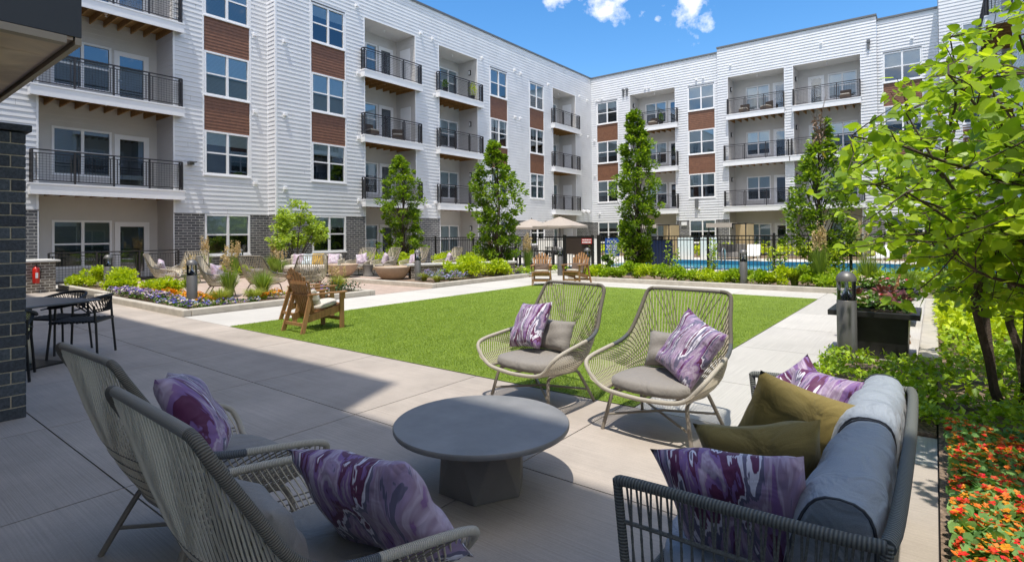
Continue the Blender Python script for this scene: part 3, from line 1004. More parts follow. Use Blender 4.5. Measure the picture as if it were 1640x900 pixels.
def facade(F, parent, u0, u1, ztop, brickz, wins, bays, out=.022):
    """wins: list (u0,u1,[levels]) stacked windows with brown panels between; bays: (u0,u1,[levels],topceil)"""
    holes = []
    for a, c, lv in wins:
        for l in lv: holes.append((a, c, WZ[l][0], WZ[l][1]))
        if len([l for l in lv if l]) > 1: holes.append((a, c, WZ[min(l for l in lv if l)][0], WZ[3][1] + .0))
    for a, c, lv in bays:
        holes.append((a, c, -1, 12.22))
    b = MB(); siding(F, u0, u1, brickz, ztop, holes, b, out=out)
    wl = b.build('wall', WHITE, parent)
    jb = MB(); zz = brickz; row = 0
    while zz < ztop - LAP:
        if row % 2 == 0:
            uu = u0 + 1.2 + (row * 1.37) % 3.4
            while uu < u1 - .3:
                if not any(h[0] - .1 < uu < h[1] + .1 and h[2] < zz + LAP and h[3] > zz for h in holes):
                    jb.quad(F(uu, out + .002, zz + .004), F(uu + .006, out + .002, zz + .004), F(uu + .006, .0055, zz + LAP - .004), F(uu, .0055, zz + LAP - .004))
                uu += 3.66
        zz += LAP; row += 1
    if jb.f: tag(jb.build('board_joints', COPING, parent), kind='stuff')
    cuts = [u0] + [v for a, c, _ in sorted(bays, key=lambda q: q[0]) for v in (a, c)] + [u1]
    for s0, s1 in zip(cuts[::2], cuts[1::2]):
        if s1 - s0 < .02: continue
        br = MB(); flat(F, minus(s0, s1, -.2, brickz - .045, holes), .012, br)
        for p, q, a, c in minus(s0, s1, brickz - .045, brickz, holes): br.quad(F(p, .012, a), F(q, .012, a), F(q, .03, a), F(p, .03, a)); br.quad(F(p, .03, a), F(q, .03, a), F(q, .03, c), F(p, .03, c)); br.quad(F(p, .0, c), F(q, .0, c), F(q, .03, c), F(p, .03, c))
        br.build('brick_base', BRICKW, parent)
    t = MB()
    for a, c, lv in wins:
        up = [l for l in lv if l]
        if up:
            t.box(a - .07, a - .002, -.05, .024, WZ[up[0]][0] - .07, WZ[3][1] + .1, F); t.box(c + .002, c + .07, -.05, .024, WZ[up[0]][0] - .07, WZ[3][1] + .1, F)
    for a, c, lv in bays:
        t.box(a - .06, a - .0, -.04, .022, brickz, 12.22, F); t.box(c + .0, c + .06, -.04, .022, brickz, 12.22, F); t.box(a - .06, c + .06, -.04, .020, 12.221, 12.30, F)
        t.box(a - .03, a - .0, -.04, .016, 0, brickz - .002, F); t.box(c + .0, c + .03, -.04, .016, 0, brickz - .002, F)
    if t.f: t.build('corner_trim', TRIM, parent)
    for a, c, lv in wins:
        up = [l for l in lv if l]
        for i, l in enumerate(lv):
            window(F, parent, a + .004, c - .004, *WZ[l], blind=random.choice([1, 1, .72, .5, .3]) if l else random.choice([.3, .5, 1.0]), n0=-.0)
            if l:
                if l < 3 and l + 1 in lv:
                    pb = MB(); siding(F, a, c, WZ[l][1] + .002, WZ[l + 1][0] - .052, [], pb, n0=-.02, out=.018, lap=.13)
                    pb.build('brown_panel', BROWN, parent)
                if l == 3:
                    hd = MB(); hd.box(a, c, -.02, .05, WZ[3][1] + .012, WZ[3][1] + .06, F); hd.build('window_hood', COPING, parent)

# ---------------- left wing
BL = empty('apartment_building', (-22, 10, 0), 0, 'white four storey apartment wing with grey brick base running along the left side', 'apartment building')
BL.location = (0, 0, 0)
FA = Frame((-22.65, 0, 0), (0, 1, 0), (1, 0, 0))
FB = Frame((-22.0, 0, 0), (0, 1, 0), (1, 0, 0))
facade(FA, BL, -9.0, 12.22, 14.05, 2.46, [(9.62, 11.42, [0, 1, 2, 3])], [(4.6, 8.51, [0, 1, 2, 3]), (-4.5, -.6, [0, 1, 2, 3])])
facade(FB, BL, 12.22, 39.2, 14.05, 2.46, [(13.89, 15.66, [0, 1, 2, 3]), (26.35, 28.09, [0, 1, 2, 3]), (30.59, 32.3, [0, 1, 2, 3])],
       [(16.81, 20.09, 0), (21.89, 25.14, 0), (33.51, 36.68, 0)])
b = MB(); FJ = Frame((-22.65, 12.22, 0), (1, 0, 0), (0, -1, 0))
siding(FJ, 0, .65, 2.46, 14.05, [], b); b.build('return_wall', WHITE, BL)
b = MB(); flat(FJ, [(0, .65, -.2, 2.46)], .01, b); b.build('brick_return', BRICKW, BL)
b = MB(); b.box(-22.69, -22.60, 12.19, 12.215, 2.4, 14.0); b.box(-22.05, -21.975, 12.19, 12.27, 2.4, 14.0)
b.build('corner_trim', TRIM, BL)
for l in range(4):
    ce = 12.22 if l == 3 else None
    recess(FA, BL, 4.6, 8.51, l, [('w', 5.25, 7.0, .45, 2.15, 2, [.5, .8, 1, 1][l]), ('d', 7.08, 8.22)], ce)
    recess(FA, BL, -4.5, -.6, l, [('w', -4.0, -2.2, .45, 2.15, 2, .6), ('d', -2.0, -1.06)], ce)
    recess(FB, BL, 16.81, 20.09, l, [('w', 17.3, 18.75, .45, 2.1, 2 if l == 3 else 1, [.6, .4, .9, 1][l]), ('d', 18.85, 19.83)], ce, storage='r')
    recess(FB, BL, 21.89, 25.14, l, [('w', 23.35, 24.98, .45, 2.1, 2, [1, .6, .6, .9][l]), ('d', 22.1, 23.1)], ce, lamp='r')
    recess(FB, BL, 33.51, 36.68, l, [('w', 35.0, 36.3, .45, 2.1, 2, .8), ('d', 33.9, 34.9)], ce, storage='r')
for l in (1, 2, 3):
    balcony(FA, BL, 4.6, 8.51, l); balcony(FA, BL, -4.5, -.6, l)
    balcony(FB, BL, 16.81, 20.09, l); balcony(FB, BL, 21.89, 25.14, l); balcony(FB, BL, 33.51, 36.68, l)
for y, z in ((12.0, 6.85), (12.0, 3.85), (12.0, 10.1)): vent(FA, BL, y - .35, z - .1)
for y, z in ((12.62, 6.7), (12.62, 3.55), (12.62, 9.85), (16.35, 12.6), (16.4, 9.35), (16.4, 6.2), (16.4, 3.2), (20.5, 12.45), (21.4, 12.4), (21.5, 9.3), (21.5, 3.3), (25.6, 12.4), (25.5, 9.4), (28.9, 12.4),
             (29.6, 12.35), (28.9, 9.3), (29.5, 9.3), (32.9, 12.3), (37.3, 12.3), (38.5, 12.2), (37.5, 9.3), (38.6, 9.3)): vent(FB, BL, y, z)
b = MB(); b.box(-23.4, -21.93, 12.15, 39.18, 14.05, 14.16); b.box(-24.1, -22.58, -9, 12.15, 14.05, 14.16); b.build('roof_coping', COPING, BL)
b = MB(); b.box(-34, -24.2, -9, 38.9, -.1, 13.7); b.build('roof', FASCIA, BL)
b = MB(); b.box(-22.63, -22.45, 9.0, 9.18, 4.3, 4.42); b.box(-22.45, -22.3, 8.95, 9.22, 4.38, 4.42); b.build('wall_light', COPING, BL)
s = MB(); s.bar((-21.97, 37.6, 3.35), (-21.7, 37.6, 3.2), .2, .16); s.bar((-21.97, 38.3, 3.35), (-21.7, 38.3, 3.2), .2, .16); s.build('flood_light', TRIM, BL)
s = MB(); s.bar((-21.98, 20.75, 3.15), (-21.7, 20.75, 3.1), .12, .12); s.bar((-21.7, 20.75, 3.1), (-21.6, 20.85, 3.06), .15, .13); s.build('security_camera', TRIM, BL)

# ---------------- rear wing
BR = empty('apartment_building', (0, 0, 0), 0, 'white four storey apartment wing across the back behind the pool', 'apartment building')
FC = Frame((0, 39.2, 0), (1, 0, 0), (0, -1, 0))
FD = Frame((0, 39.08, 0), (1, 0, 0), (0, -1, 0))
facade(FC, BR, -22.0, -11.9, 14.05, 2.42, [(-21.47, -19.64, [0, 1, 2, 3]), (-14.03, -12.15, [0, 1, 2, 3])], [(-18.58, -15.01, 0)], out=.038)
facade(FD, BR, -11.9, -2.6, 14.33, 2.42, [], [(-11.19, -7.65, 0), (-7.1, -3.44, 0)], out=.038)
facade(FC, BR, -2.6, .33, 14.05, 2.42, [(-2.30, -.46, [0, 1, 2, 3])], [], out=.038)
for l in range(4):
    ce = 12.22 if l == 3 else None
    recess(FC, BR, -18.58, -15.01, l, [('w', -17.95, -16.25, .45, 2.1, 2, .5), ('d', -16.1, -15.14)], ce, lamp='l')
    recess(FD, BR, -11.19, -7.65, l, [('w', -10.4, -8.85, .45, 2.1, 2, [.9, .6, .8, 1][l]), ('d', -8.65, -7.75)], ce, lamp='l')
    recess(FD, BR, -7.1, -3.44, l, [('w', -5.35, -3.75, .45, 2.1, 2, .9), ('d', -6.5, -5.55)], ce, lamp='l')
for l in (1, 2, 3):
    balcony(FC, BR, -18.58, -15.01, l)
    b_ = balcony(FD, BR, -11.19, -7.65, l, ext=.30 if l < 3 else .05); balcony(FD, BR, -7.1, -3.44, l, ext=.2 if l < 3 else .05)
for u, z in ((-22.0 + .5, 12.2), (-21.0, 12.3), (-17.3, 12.5), (-17.0, 12.5), (-13.4, 12.45), (-12.9, 12.5), (-11.0, 13.0), (-5.5, 13.3), (-.9, 12.6), (-21.7, 9.0), (-21.7, 6.2), (-21.3, 3.1), (-13.3, 3.2)): vent(FC if u < -11.5 or u > -2.6 else FD, BR, u, z)
for u, z in ((-19.1, 12.7), (-18.8, 12.7), (-3.0, 12.9)):
    b = MB(); F_ = FC if u < -12 else FD; b.box(u - .06, u + .06, .01, .14, z - .5, z - .1, F_); b.box(u - .09, u + .09, .01, .18, z - .1, z + .06, F_); b.build('dryer_vent', COPING, BR)
b = MB()
b.box(-21.9, -11.9, 39.10, 40.6, 14.051, 14.16); b.box(-11.92, -2.58, 38.98, 40.6, 14.331, 14.44); b.box(-2.6, .33, 39.10, 40.6, 14.051, 14.16)
b.build('roof_coping', COPING, BR)
b = MB(); b.box(-21.8, 14, 41, 52, -.1, 13.7); b.build('roof', FASCIA, BR)
b = MB(); b.box(-13.55, -13.35, 38.95, 39.18, 3.3, 3.95); b.build('wall_light', COPING, BR)
b = MB(); b.box(-14.6, -14.2, 39.1, 39.17, 2.05, 2.3); b.build('unit_sign', TRIM, BR)

# ---------------- right wing
BW = empty('apartment_building', (0, 0, 0), 0, 'tall white wing at the right edge rising behind the heart leaved tree', 'apartment building')
FE = Frame((0, 37.4, 0), (1, 0, 0), (0, -1, 0))
FW = Frame((2.4, 0, 0), (0, 1, 0), (-1, 0, 0))
b = MB()
siding(FE, .31, 2.4, 2.42, 14.9, [(1.25, 2.4, 10.3, 12.4), (1.25, 2.4, 7.1, 9.2), (1.25, 2.4, 4, 6)], b)
FEl = Frame((.31, 37.4, 0), (0, 1, 0), (-1, 0, 0)); siding(FEl, .0, 1.8, 2.42, 14.9, [], b)
b.build('wall', WHITE, BW)
b = MB(); flat(FE, [(.31, 2.4, -.2, 2.42)], .01, b); b.build('brick_base', BRICKW, BW)
for z in (4, 7.1, 10.3):
    window(FE, BW, 1.255, 2.395, z, z + 2.1, cols=1, n0=-.02)
    p = MB(); siding(FE, 1.25, 2.4, z - 1.0, z - .06, [], p, n0=.004, lap=.13); p.build('brown_panel', BROWN, BW)
facade(FW, BW, 9.0, 37.3, 14.9, 2.42, [(33.4, 35.2, [0, 1, 2, 3]), (22.4, 24.2, [0, 1, 2, 3]), (18.4, 20.2, [0, 1, 2, 3])], [(27.5, 31.5, 0), (12.5, 16.5, 0)])
for l in range(4):
    for a in (27.5, 12.5):
        recess(FW, BW, a, a + 4, l, [('w', a + .5, a + 2.2, .45, 2.1, 2, .8), ('d', a + 2.5, a + 3.45)], 12.22 if l == 3 else None)
for l in (1, 2, 3):
    balcony(FW, BW, 27.5, 31.5, l, proj=.8); balcony(FW, BW, 12.5, 16.5, l, proj=.8)
b = MB(); b.box(2.33, 3.8, 9, 37.3, 14.9, 15.02); b.box(.25, 3.8, 37.33, 39.3, 14.9, 15.02); b.build('roof_coping', COPING, BW)
b = MB(); b.box(4.6, 14, 9, 40.9, -.1, 14.6); b.build('roof', FASCIA, BW)

# ---------------- wing behind the viewer, whose shade lies over the near patio
LY = -SUN_L.y / SUN_L.z; LX = SUN_L.x / SUN_L.z
zt = 14.1
BN = empty('apartment_building', (0, 0, 0), 0, 'white apartment wing standing over the shaded near patio', 'apartment building')
y1 = 2.89 - .30 * zt; x1 = -4.42 + .12 * zt; y2 = 3.74 - .30 * zt
b = MB()
F1 = Frame((0, y1, 0), (1, 0, 0), (0, 1, 0)); siding(F1, x1, 14, 0, zt, [], b, lap=.36)
F2 = Frame((0, y2, 0), (1, 0, 0), (0, 1, 0)); siding(F2, -30, x1, 3.4, zt, [], b, lap=.36)
b.quad((x1, y1, 3.4), (x1, y2, 3.4), (x1, y2, zt), (x1, y1, zt)); b.quad((-30, y1, 3.4), (x1, y1, 3.4), (x1, y2, 3.4), (-30, y2, 3.4))
b.build('wall', WHITE, BN)
b = MB(); b.box(x1, 14, y1 - 12, y1 - .001, zt - .3, zt); b.box(-30, x1, y1 - 12, y2 - .001, zt - .3, zt); b.build('roof', FASCIA, BN)
b = MB(); flat(Frame((0, y1 - .6, 0), (1, 0, 0), (0, 1, 0)), [(-30, x1, 0, 3.4)], 0, b); b.build('ground_floor_wall', BRICKW, BN)
b = MB(); b.cur = 0
b.box(-30, -5.18, -.48, 1.31, 3.06, 3.56); b.box(-30, -5.13, -.48, 1.36, 3.561, 4.3)
cn = b.build('canopy_fascia', FASCIA, BN)
b = MB()
for i in range(14):
    b.box(-5.20 - .62 * (i + 1) + .006, -5.20 - .62 * i, -.47, 1.262, 3.035, 3.059)
b.build('canopy_soffit', SOFFIT, BN)
b = MB(); b.box(-30, -5.18, 1.27, 1.31, 3.0, 3.055); b.box(-5.265, -5.18, -.47, 1.22, 3.0, 3.055); b.build('canopy_trim', mat('bronze_trim', (.42, .34, .25), .5), BN)

# ---------------- near brick pillar, real courses
PL = empty('brick_pillar', (-6.9, .8, 0), 0, 'near dark grey brick pillar at the left edge of the patio', 'pillar')
b = MB(); H_ = .1016; nC = 24
BR2 = mat('charcoal_brick', (.07, .08, .09), .7, noise=(45, .45), bump=(70, .004), var=.3)
MOR = mat('sand_mortar', (.56, .48, .34), .9, noise=(80, .25))
for i in range(nC):
    z = i * H_; zz = z + H_ - .010
    # +X face runs y from -.35 to 1.17 ; +Y face runs x from -8.4 to -6.17
    y = 1.17
    first = .292 if i % 2 == 0 else .0935
    while y > -.4:
        l = min(first, y + .4); first = .292
        b.r = random.random()
        if l > .02: b.box(-.73 - .09 + .0 + .82 - .09, .73, y - l - .8, y - .8, z, zz)
        y -= l + .010
    x = -6.17 - .1016; first = .190 if i % 2 == 0 else .292
    while x > -8.4:
        l = min(first, x + 8.4); first = .292
        b.r = random.random()
        if l > .02: b.box(x - l + 6.9, x + 6.9, 1.17 - .8 - .09, 1.17 - .8, z, zz)
        x -= l + .010
b.build('brickwork', BR2, PL, rnd=True, bevel=.004)
b = MB(); b.box(-1.5, .722, -1.2, .362, 0, nC * H_ - .012); b.build('mortar', MOR, PL)
b = MB(); b.box(-1.52, .765, -1.2, .405, nC * H_, nC * H_ + .055); b.build('cap', BR2, PL, bevel=.004)
# canopy post on the pillar

# ================================================================== FURNITURE
def pillow_obj(name, wdt, hgt, thk, m, M, parent=None, corner=.07, N=20, seed=0, piping=None, sag=0.0):
    """soft square cushion: local x width, y height, z thickness; M is the 4x4 placement"""
    r = np.random.default_rng(seed)
    ph = r.uniform(0, 6.28, 6)
    V = []; u = np.linspace(-1, 1, N)
    for side in (1, -1):
        for j in range(N):
            for i in range(N):
                a, c = u[i], u[j]
                X = a * (1 - corner * (1 - c * c)) * wdt / 2
                Y = c * (1 - corner * (1 - a * a)) * hgt / 2
                e = max(0, (1 - a ** 4)) ** .55 * max(0, (1 - c ** 4)) ** .55
                wr = 1 + .10 * math.sin(5 * a + ph[0] + 2 * c) + .07 * math.sin(7 * c + ph[1] - 3 * a) + .05 * math.sin(11 * a * c + ph[2])
                Z = side * thk / 2 * e * wr
                Z += sag * thk * (math.sin(2.2 * a + ph[3]) + math.cos(2 * c + ph[4])) * .25
                Y -= .02 * hgt * (1 - abs(c)) * math.cos(a * 3 + ph[5]) * 0
                V.append((X, Y, Z))
    F = []
    for s in range(2):
        o = s * N * N
        for j in range(N - 1):
            for i in range(N - 1):
                q = (o + j * N + i, o + j * N + i + 1, o + (j + 1) * N + i + 1, o + (j + 1) * N + i)
                F.append(q if s == 0 else q[::-1])
    me = bpy.data.meshes.new(name); me.from_pydata(V, [], F); me.materials.append(m)
    import bmesh
    bm = bmesh.new(); bm.from_mesh(me); bmesh.ops.remove_doubles(bm, verts=bm.verts, dist=1e-4); bm.to_mesh(me); bm.free()
    me.polygons.foreach_set('use_smooth', [True] * len(me.polygons))
    o = bpy.data.objects.new(name, me); link(o, parent)
    if parent is not None: ALLCH.setdefault(parent.name, []).append(o)
    o.matrix_local = M
    if piping:
        per = [(a, -1) for a in u] + [(1, c) for c in u[1:]] + [(a, 1) for a in u[::-1][1:]] + [(-1, c) for c in u[::-1][1:-1]]
        b = MB(); b.tube([((a * (1 - corner * (1 - c * c))) * wdt / 2, (c * (1 - corner * (1 - a * a))) * hgt / 2, 0) for a, c in per], .004, 5, closed=True)
        b.build('piping', piping, o)
    return o

def basis(pos, xdir, ydir):
    """matrix with local x along xdir and local y near ydir"""
    x = Vector(xdir).normalized(); y = Vector(ydir); y = (y - x * y.dot(x)).normalized(); z = x.cross(y)
    return Matrix.Translation(pos) @ Matrix((x, y, z)).transposed().to_4x4()

def soft_block(name, pts, h, m, parent, z, r=.03, N=3):
    """rounded seat pad following an outline (list of xy), bulging top"""
    P = [Vector((x, y, 0)) for x, y in pts]
    P = chaikin(P, 2, closed=True); n = len(P)
    c = sum(P, Vector()) / n
    rings = [(.90, 0), (.985, h * .12), (1.0, h * .45), (.985, h * .8), (.93, h * .97), (.75, h * 1.06), (.45, h * 1.12), (.15, h * 1.14)]
    V = []; F = []
    for s, zz in rings:
        for p in P: q = c + (p - c) * s; V.append((q.x, q.y, z + zz))
    for i in range(len(rings) - 1):
        for j in range(n): F.append((i * n + j, i * n + (j + 1) % n, (i + 1) * n + (j + 1) % n, (i + 1) * n + j))
    F.append(tuple(range(n))[::-1]); F.append(tuple((len(rings) - 1) * n + j for j in range(n)))
    me = bpy.data.meshes.new(name); me.from_pydata(V, [], F); me.materials.append(m)
    me.polygons.foreach_set('use_smooth', [True] * len(F))
    o = bpy.data.objects.new(name, me); link(o, parent); ALLCH.setdefault(parent.name, []).append(o)
    return o

# ---- high backed rope lounge chair; local +x is the front
def rope_chair(label, group, detail=1.0, shade=False):
    t = empty('rope_lounge_chair', label=label, cat='chair', group=group)
    half = [(-.44, 0, 1.04), (-.44, .25, 1.04), (-.438, .335, 1.035), (-.43, .365, 1.01), (-.41, .375, .97), (-.32, .395, .82), (-.24, .43, .67), (-.12, .455, .605), (.10, .475, .575), (.30, .49, .545),
            (.395, .485, .515), (.425, .44, .455), (.415, .36, .365), (.425, .28, .335), (.44, .14, .325), (.445, 0, .322)]
    full = [Vector((x, -y, z)) for x, y, z in half[::-1]][:-1] + [Vector((x, y, z)) for x, y, z in half]   # front centre -> back -> front, by the right side first
    rim = chaikin(full, 2)
    rimr = resample(rim, 150)
    L_ = len(rimr)
    # colour zones of the wound rim
    def seg(a, b, m, nm, r=.0165):
        pts = [Vector(p) for p in rimr[int(a * (L_ - 1)):int(b * (L_ - 1)) + 1]]
        mb = MB(); mb.tube(pts, r, 10 if detail > .5 else 6, cap=True); return mb.build(nm, m, t, smooth=True, uv=True)
    seg(0, .245, WRAPL, 'front_rail')
    seg(.245, .30, WRAPB, 'arm_rail'); seg(.70, .755, WRAPB, 'arm_rail')
    seg(.30, .425, WRAPD, 'back_side_rail'); seg(.575, .70, WRAPD, 'back_side_rail')
    seg(.425, .575, WRAPT, 'top_rail')
    seg(.755, 1, WRAPL, 'front_rail')
    bh = [(.40, .30, .335), (.20, .33, .325), (.05, .34, .315), (-.09, .31, .31), (-.155, .22, .315), (-.18, .10, .32), (-.185, 0, .32)]
    base = [Vector(p) for p in bh]; base = [Vector((p.x, -p.y, p.z)) for p in base] + base[::-1][1:]
    base = chaikin(base, 2)
    br_ = resample(base, 150)
    b = MB(); b.tube([Vector(p) for p in br_], .011, 8, cap=True)
    b.tube([(.40, -.30, .333), (.42, 0, .318), (.40, .30, .333)], .010, 6)
    for y in (-.22, 0, .22): b.tube([(.42, y, .318), (0, y, .30), (-.165, y * .8, .31)], .008, 5)
    b.build('seat_frame', LEGM, t, smooth=True)
    # ropes
    n = int(98 * detail) if detail > .5 else 54
    rr_ = .0034 if detail > .5 else .0085
    i0, i1 = .135, .865
    def rimp(s): s = min(max(s, 0), 1); x = (i0 + (i1 - i0) * s) * (L_ - 1); i = int(x); f = x - i; j = min(i + 1, L_ - 1); return Vector(rimr[i] * (1 - f) + rimr[j] * f)
    def basp(s): s = min(max(s, 0), 1); x = s * 149; i = int(x); f = x - i; j = min(i + 1, 149); return Vector(br_[i] * (1 - f) + br_[j] * f)
    def bp(s):
        # central back ropes run nearly parallel: remap so the back takes more of the base ring
        c = .5 + (s - .5) * (1.0 - .10 * math.cos((s - .5) * math.pi)); return basp(c)
    def shell(s, tt):
        p = rimp(s) * (1 - tt) + bp(s) * tt
        c = Vector((-.02, 0, p.z)); o = (p - c); o.z = 0
        bulge = .05 * math.sin(math.pi * tt ** 1.4)
        return p + o.normalized() * bulge
    A = MB()
    for k in range(n):
        s = k / (n - 1)
        A.tube([shell(s, q) for q in ((0, .2, .4, .6, .8, 1) if detail > .5 else (0, .5, 1))], rr_, 5 if detail > .5 else 3, cap=False)
    A.build('upright_ropes', ROPEL, t, smooth=True)
    B = MB()
    m_ = int(50 * detail) if detail > .5 else 26
    for k in range(m_):
        s = .02 + .96 * k / (m_ - 1)
        # second layer leans towards the middle of the back
        d = (.5 - s) * .62 if abs(s - .5) > .12 else (.5 - s) * 1.3
        if abs(s - .5) < .03: continue
        B.tube([shell(s + d * q, q) + Vector((.008, 0, 0)) for q in (0, .25, .5, .75, 1)], rr_ * .95, 5 if detail > .5 else 3, cap=False)
    # lower rings that close the weave towards the seat
    for q in ((.62, .70, .78, .86, .93) if detail > .5 else (.75, .9)):
        B.tube([shell(s, q) for s in np.linspace(.02, .98, 40)], rr_, 4, cap=False)
    B.build('crossing_ropes', ROPED if detail > .5 else ROPEL, t, smooth=True)
    # legs
    for sy in (-1, 1):
        for fr in (True, False):
            if fr: pts = [(.0, .285 * sy, .305), (.22, .29 * sy, .305), (.285, .30 * sy, .29), (.305, .31 * sy, .24), (.35, .36 * sy, 0)]
            else: pts = [(.0, .285 * sy, .305), (-.06, .28 * sy, .305), (-.12, .285 * sy, .29), (-.155, .295 * sy, .24), (-.28, .35 * sy, 0)]
            b = MB(); b.tube(chaikin(pts, 2), .0145, 8); b.build('leg', LEGM, t, smooth=True)
    b = MB(); z = .115
    b.tube([(.328, .335 * 1, z), (-.215, -.322, z)], .010, 6); b.tube([(.328, -.335, z + .001), (.03, .0, z + .024), (-.215, .322, z)], .010, 6)
    b.build('cross_brace', LEGM, t, smooth=True)
    soft_block('seat_cushion', [(.41, -.29), (.41, .29), (.12, .33), (-.15, .27), (-.19, 0), (-.15, -.27), (.12, -.33)], .09, TAUPE, t, .335)
    pillow_obj('lumbar_cushion', .44, .30, .15, TAUPE, basis((-.13, 0, .575), (0, 1, 0), (-.42, 0, 1)), t, seed=4, N=14)
    return t

GRP = 'rope lounge chairs round the coffee table'
ch = rope_chair('beige rope lounge chair at the lawn edge, left of the two behind the table', GRP)
ch.location = (-2.86, 4.18, 0); ch.rotation_euler.z = R(-98)
def place(src, x, y, deg, label, group=None):
    c = copy_tree(src); c.location = (x, y, 0); c.rotation_euler.z = R(deg); c['label'] = label
    if group: c['group'] = group
    return c
place(ch, -1.69, 4.14, -93.5, 'beige rope lounge chair with a taupe cushion, right of the two behind the round table')
place(ch, -2.84, 1.16, 91, 'shaded rope lounge chair in the left foreground, the farther of the two seen from behind')
place(ch, -1.75, 1.03, 88, 'nearest rope lounge chair, seen from behind at the bottom of the photo')

def chair_pillow(x, y, deg, f, s, z, label, sz=.5, yaw=0, lean=.35, roll=0, m=None, seed=1, group='purple marbled throw pillows', thk=.17):
    th = R(deg); fv = Vector((math.cos(th), math.sin(th), 0)); sv = Vector((-math.sin(th), math.cos(th), 0))
    pos = Vector((x, y, 0)) + fv * f + sv * s; pos.z = z
    ya = R(yaw); face = fv * math.cos(ya) + sv * math.sin(ya); side = fv * -math.sin(ya) + sv * math.cos(ya)
    up = Vector((0, 0, 1)) - face * lean
    M = basis(pos, side, up) @ Matrix.Rotation(R(roll), 4, 'Z')
    o = pillow_obj('throw_pillow', sz, sz, thk, m or MARBLE, M, None, corner=.09, seed=seed, sag=.3)
    return tag(o, label, 'pillow', group)
chair_pillow(-2.86, 4.18, -98, -.02, -.20, .66, 'purple marbled pillow leaning on the left chair behind the round table', .46, yaw=-8, lean=.45, roll=6, seed=11)
chair_pillow(-1.69, 4.14, -93.5, .06, .22, .655, 'purple marbled pillow leaning on the right chair behind the round table', .50, yaw=-25, lean=.45, roll=-18, seed=12)
chair_pillow(-2.84, 1.16, 91, -.01, -.0, .665, 'purple marbled pillow in the farther of the two foreground chairs', .48, yaw=-22, lean=.55, roll=-10, seed=13)
pw = chair_pillow(-1.75, 1.03, 88, .20, -.19, .585, 'large purple marbled pillow in the nearest foreground chair', .52, yaw=14, lean=.72, roll=-10, seed=14)
pw.scale = (1.12, .95, 1)

# ---- coffee table
t = empty('coffee_table', (-2.20, 2.53, 0), 0, 'round dark grey coffee table on a faceted concrete pedestal', 'table')
b = MB(); b.lathe([(.0, .352), (.50, .352), (.527, .358), (.532, .368), (.532, .383), (.527, .389), (0.0, .3905)], 96); b.build('table_top', TABLET, t, smooth=True)
b = MB(); n = 6
bot = [(.275 * math.cos(R(60 * i + 2)), .275 * math.sin(R(60 * i + 2)), 0) for i in range(n)]
top = [(.245 * math.cos(R(60 * i + 32)), .245 * math.sin(R(60 * i + 32)), .350) for i in range(n)]
b.v = bot + top
for i in range(n):
    b.face((i, (i + 1) % n, n + i)); b.face(((i + 1) % n, n + (i + 1) % n, n + i))
b.face(range(n, 2 * n)); b.face(list(range(n))[::-1])
b.build('pedestal', TABLEB, t, bevel=.005)

# ---- rope sofa, faces -x
S = empty('rope_sofa', (0, 0, 0), 0, 'dark grey rope sofa with blue grey back cushions at the lower right', 'sofa')
X0, X1, Y0, Y1 = -.90, -.11, 1.76, 3.56
b = MB()
def arm(y, out):
    return chaikin([(X0, y, .645), (X0 + .02, y, .655), (-.5, y + out * .01, .665), (X1 - .08, y + out * .01, .675), (X1, y, .68)], 2)
b.tube(arm(Y0, -1), .019, 10); b.build('arm_rail', WRAPS, S, smooth=True, uv=True)
b = MB(); b.tube(arm(Y1, 1), .019, 10); b.build('arm_rail', WRAPS, S, smooth=True, uv=True)
b = MB(); back = chaikin([(X1, Y0, .68), (X1 + .015, Y0 + .12, .685), (X1 + .025, (Y0 + Y1) / 2, .70), (X1 + .015, Y1 - .12, .685), (X1, Y1, .68)], 2)
b.tube(back, .022, 10); b.build('back_rail', WRAPS, S, smooth=True, uv=True)
for (x, y, zt_, sx_) in ((X0, Y0, .655, 1), (X0, Y1, .655, 1), (X1, Y0, .69, -1), (X1, Y1, .69, -1)):
    b = MB(); b.tube([(x, y, zt_), (x + .04 * sx_, y, .24), (x + .06 * sx_, y, .0)], .017, 8); b.build('leg', WRAPS, S, smooth=True, uv=True)
b = MB(); base = [(X0 + .03, Y0, .24), (X1 - .05, Y0, .24), (X1 - .05, Y1, .24), (X0 + .03, Y1, .24)]
b.tube(base, .016, 8, closed=True); b.box(X0 + .05, X1 - .07, Y0 + .02, Y1 - .02, .215, .245); b.build('seat_frame', WRAPS, S, uv=True)
for nm, path, lo in (('near_arm_ropes', arm(Y0, -1), (lambda p: (X0 + .03 + (p[0] - X0) * (X1 - .05 - X0 - .03) / (X1 - X0), Y0, .24))),
                     ('far_arm_ropes', arm(Y1, 1), (lambda p: (X0 + .03 + (p[0] - X0) * (X1 - .05 - X0 - .03) / (X1 - X0), Y1, .24))),
                     ('back_ropes', back, (lambda p: (X1 - .05, p[1], .24)))):
    b = MB(); Ln = 44 if 'arm' in nm else 90
    P = resample(path, Ln)
    for i in range(1, Ln - 1):
        p = P[i]; q = Vector(lo(p)); p = Vector(p)
        off = Vector((.010 * (-1) ** i, 0, 0)) if 'arm' in nm else Vector((0, .010 * (-1) ** i, 0))
        b.tube([p, p * .55 + q * .45 + off, q], .0042, 5, cap=False)
    for zf in (.34, .68):
        b.tube([Vector(p) * (1 - zf) + Vector(lo(p)) * zf for p in P], .0075, 6)
    b.build(nm.replace('near_', '').replace('far_', ''), ROPES, S, smooth=True)
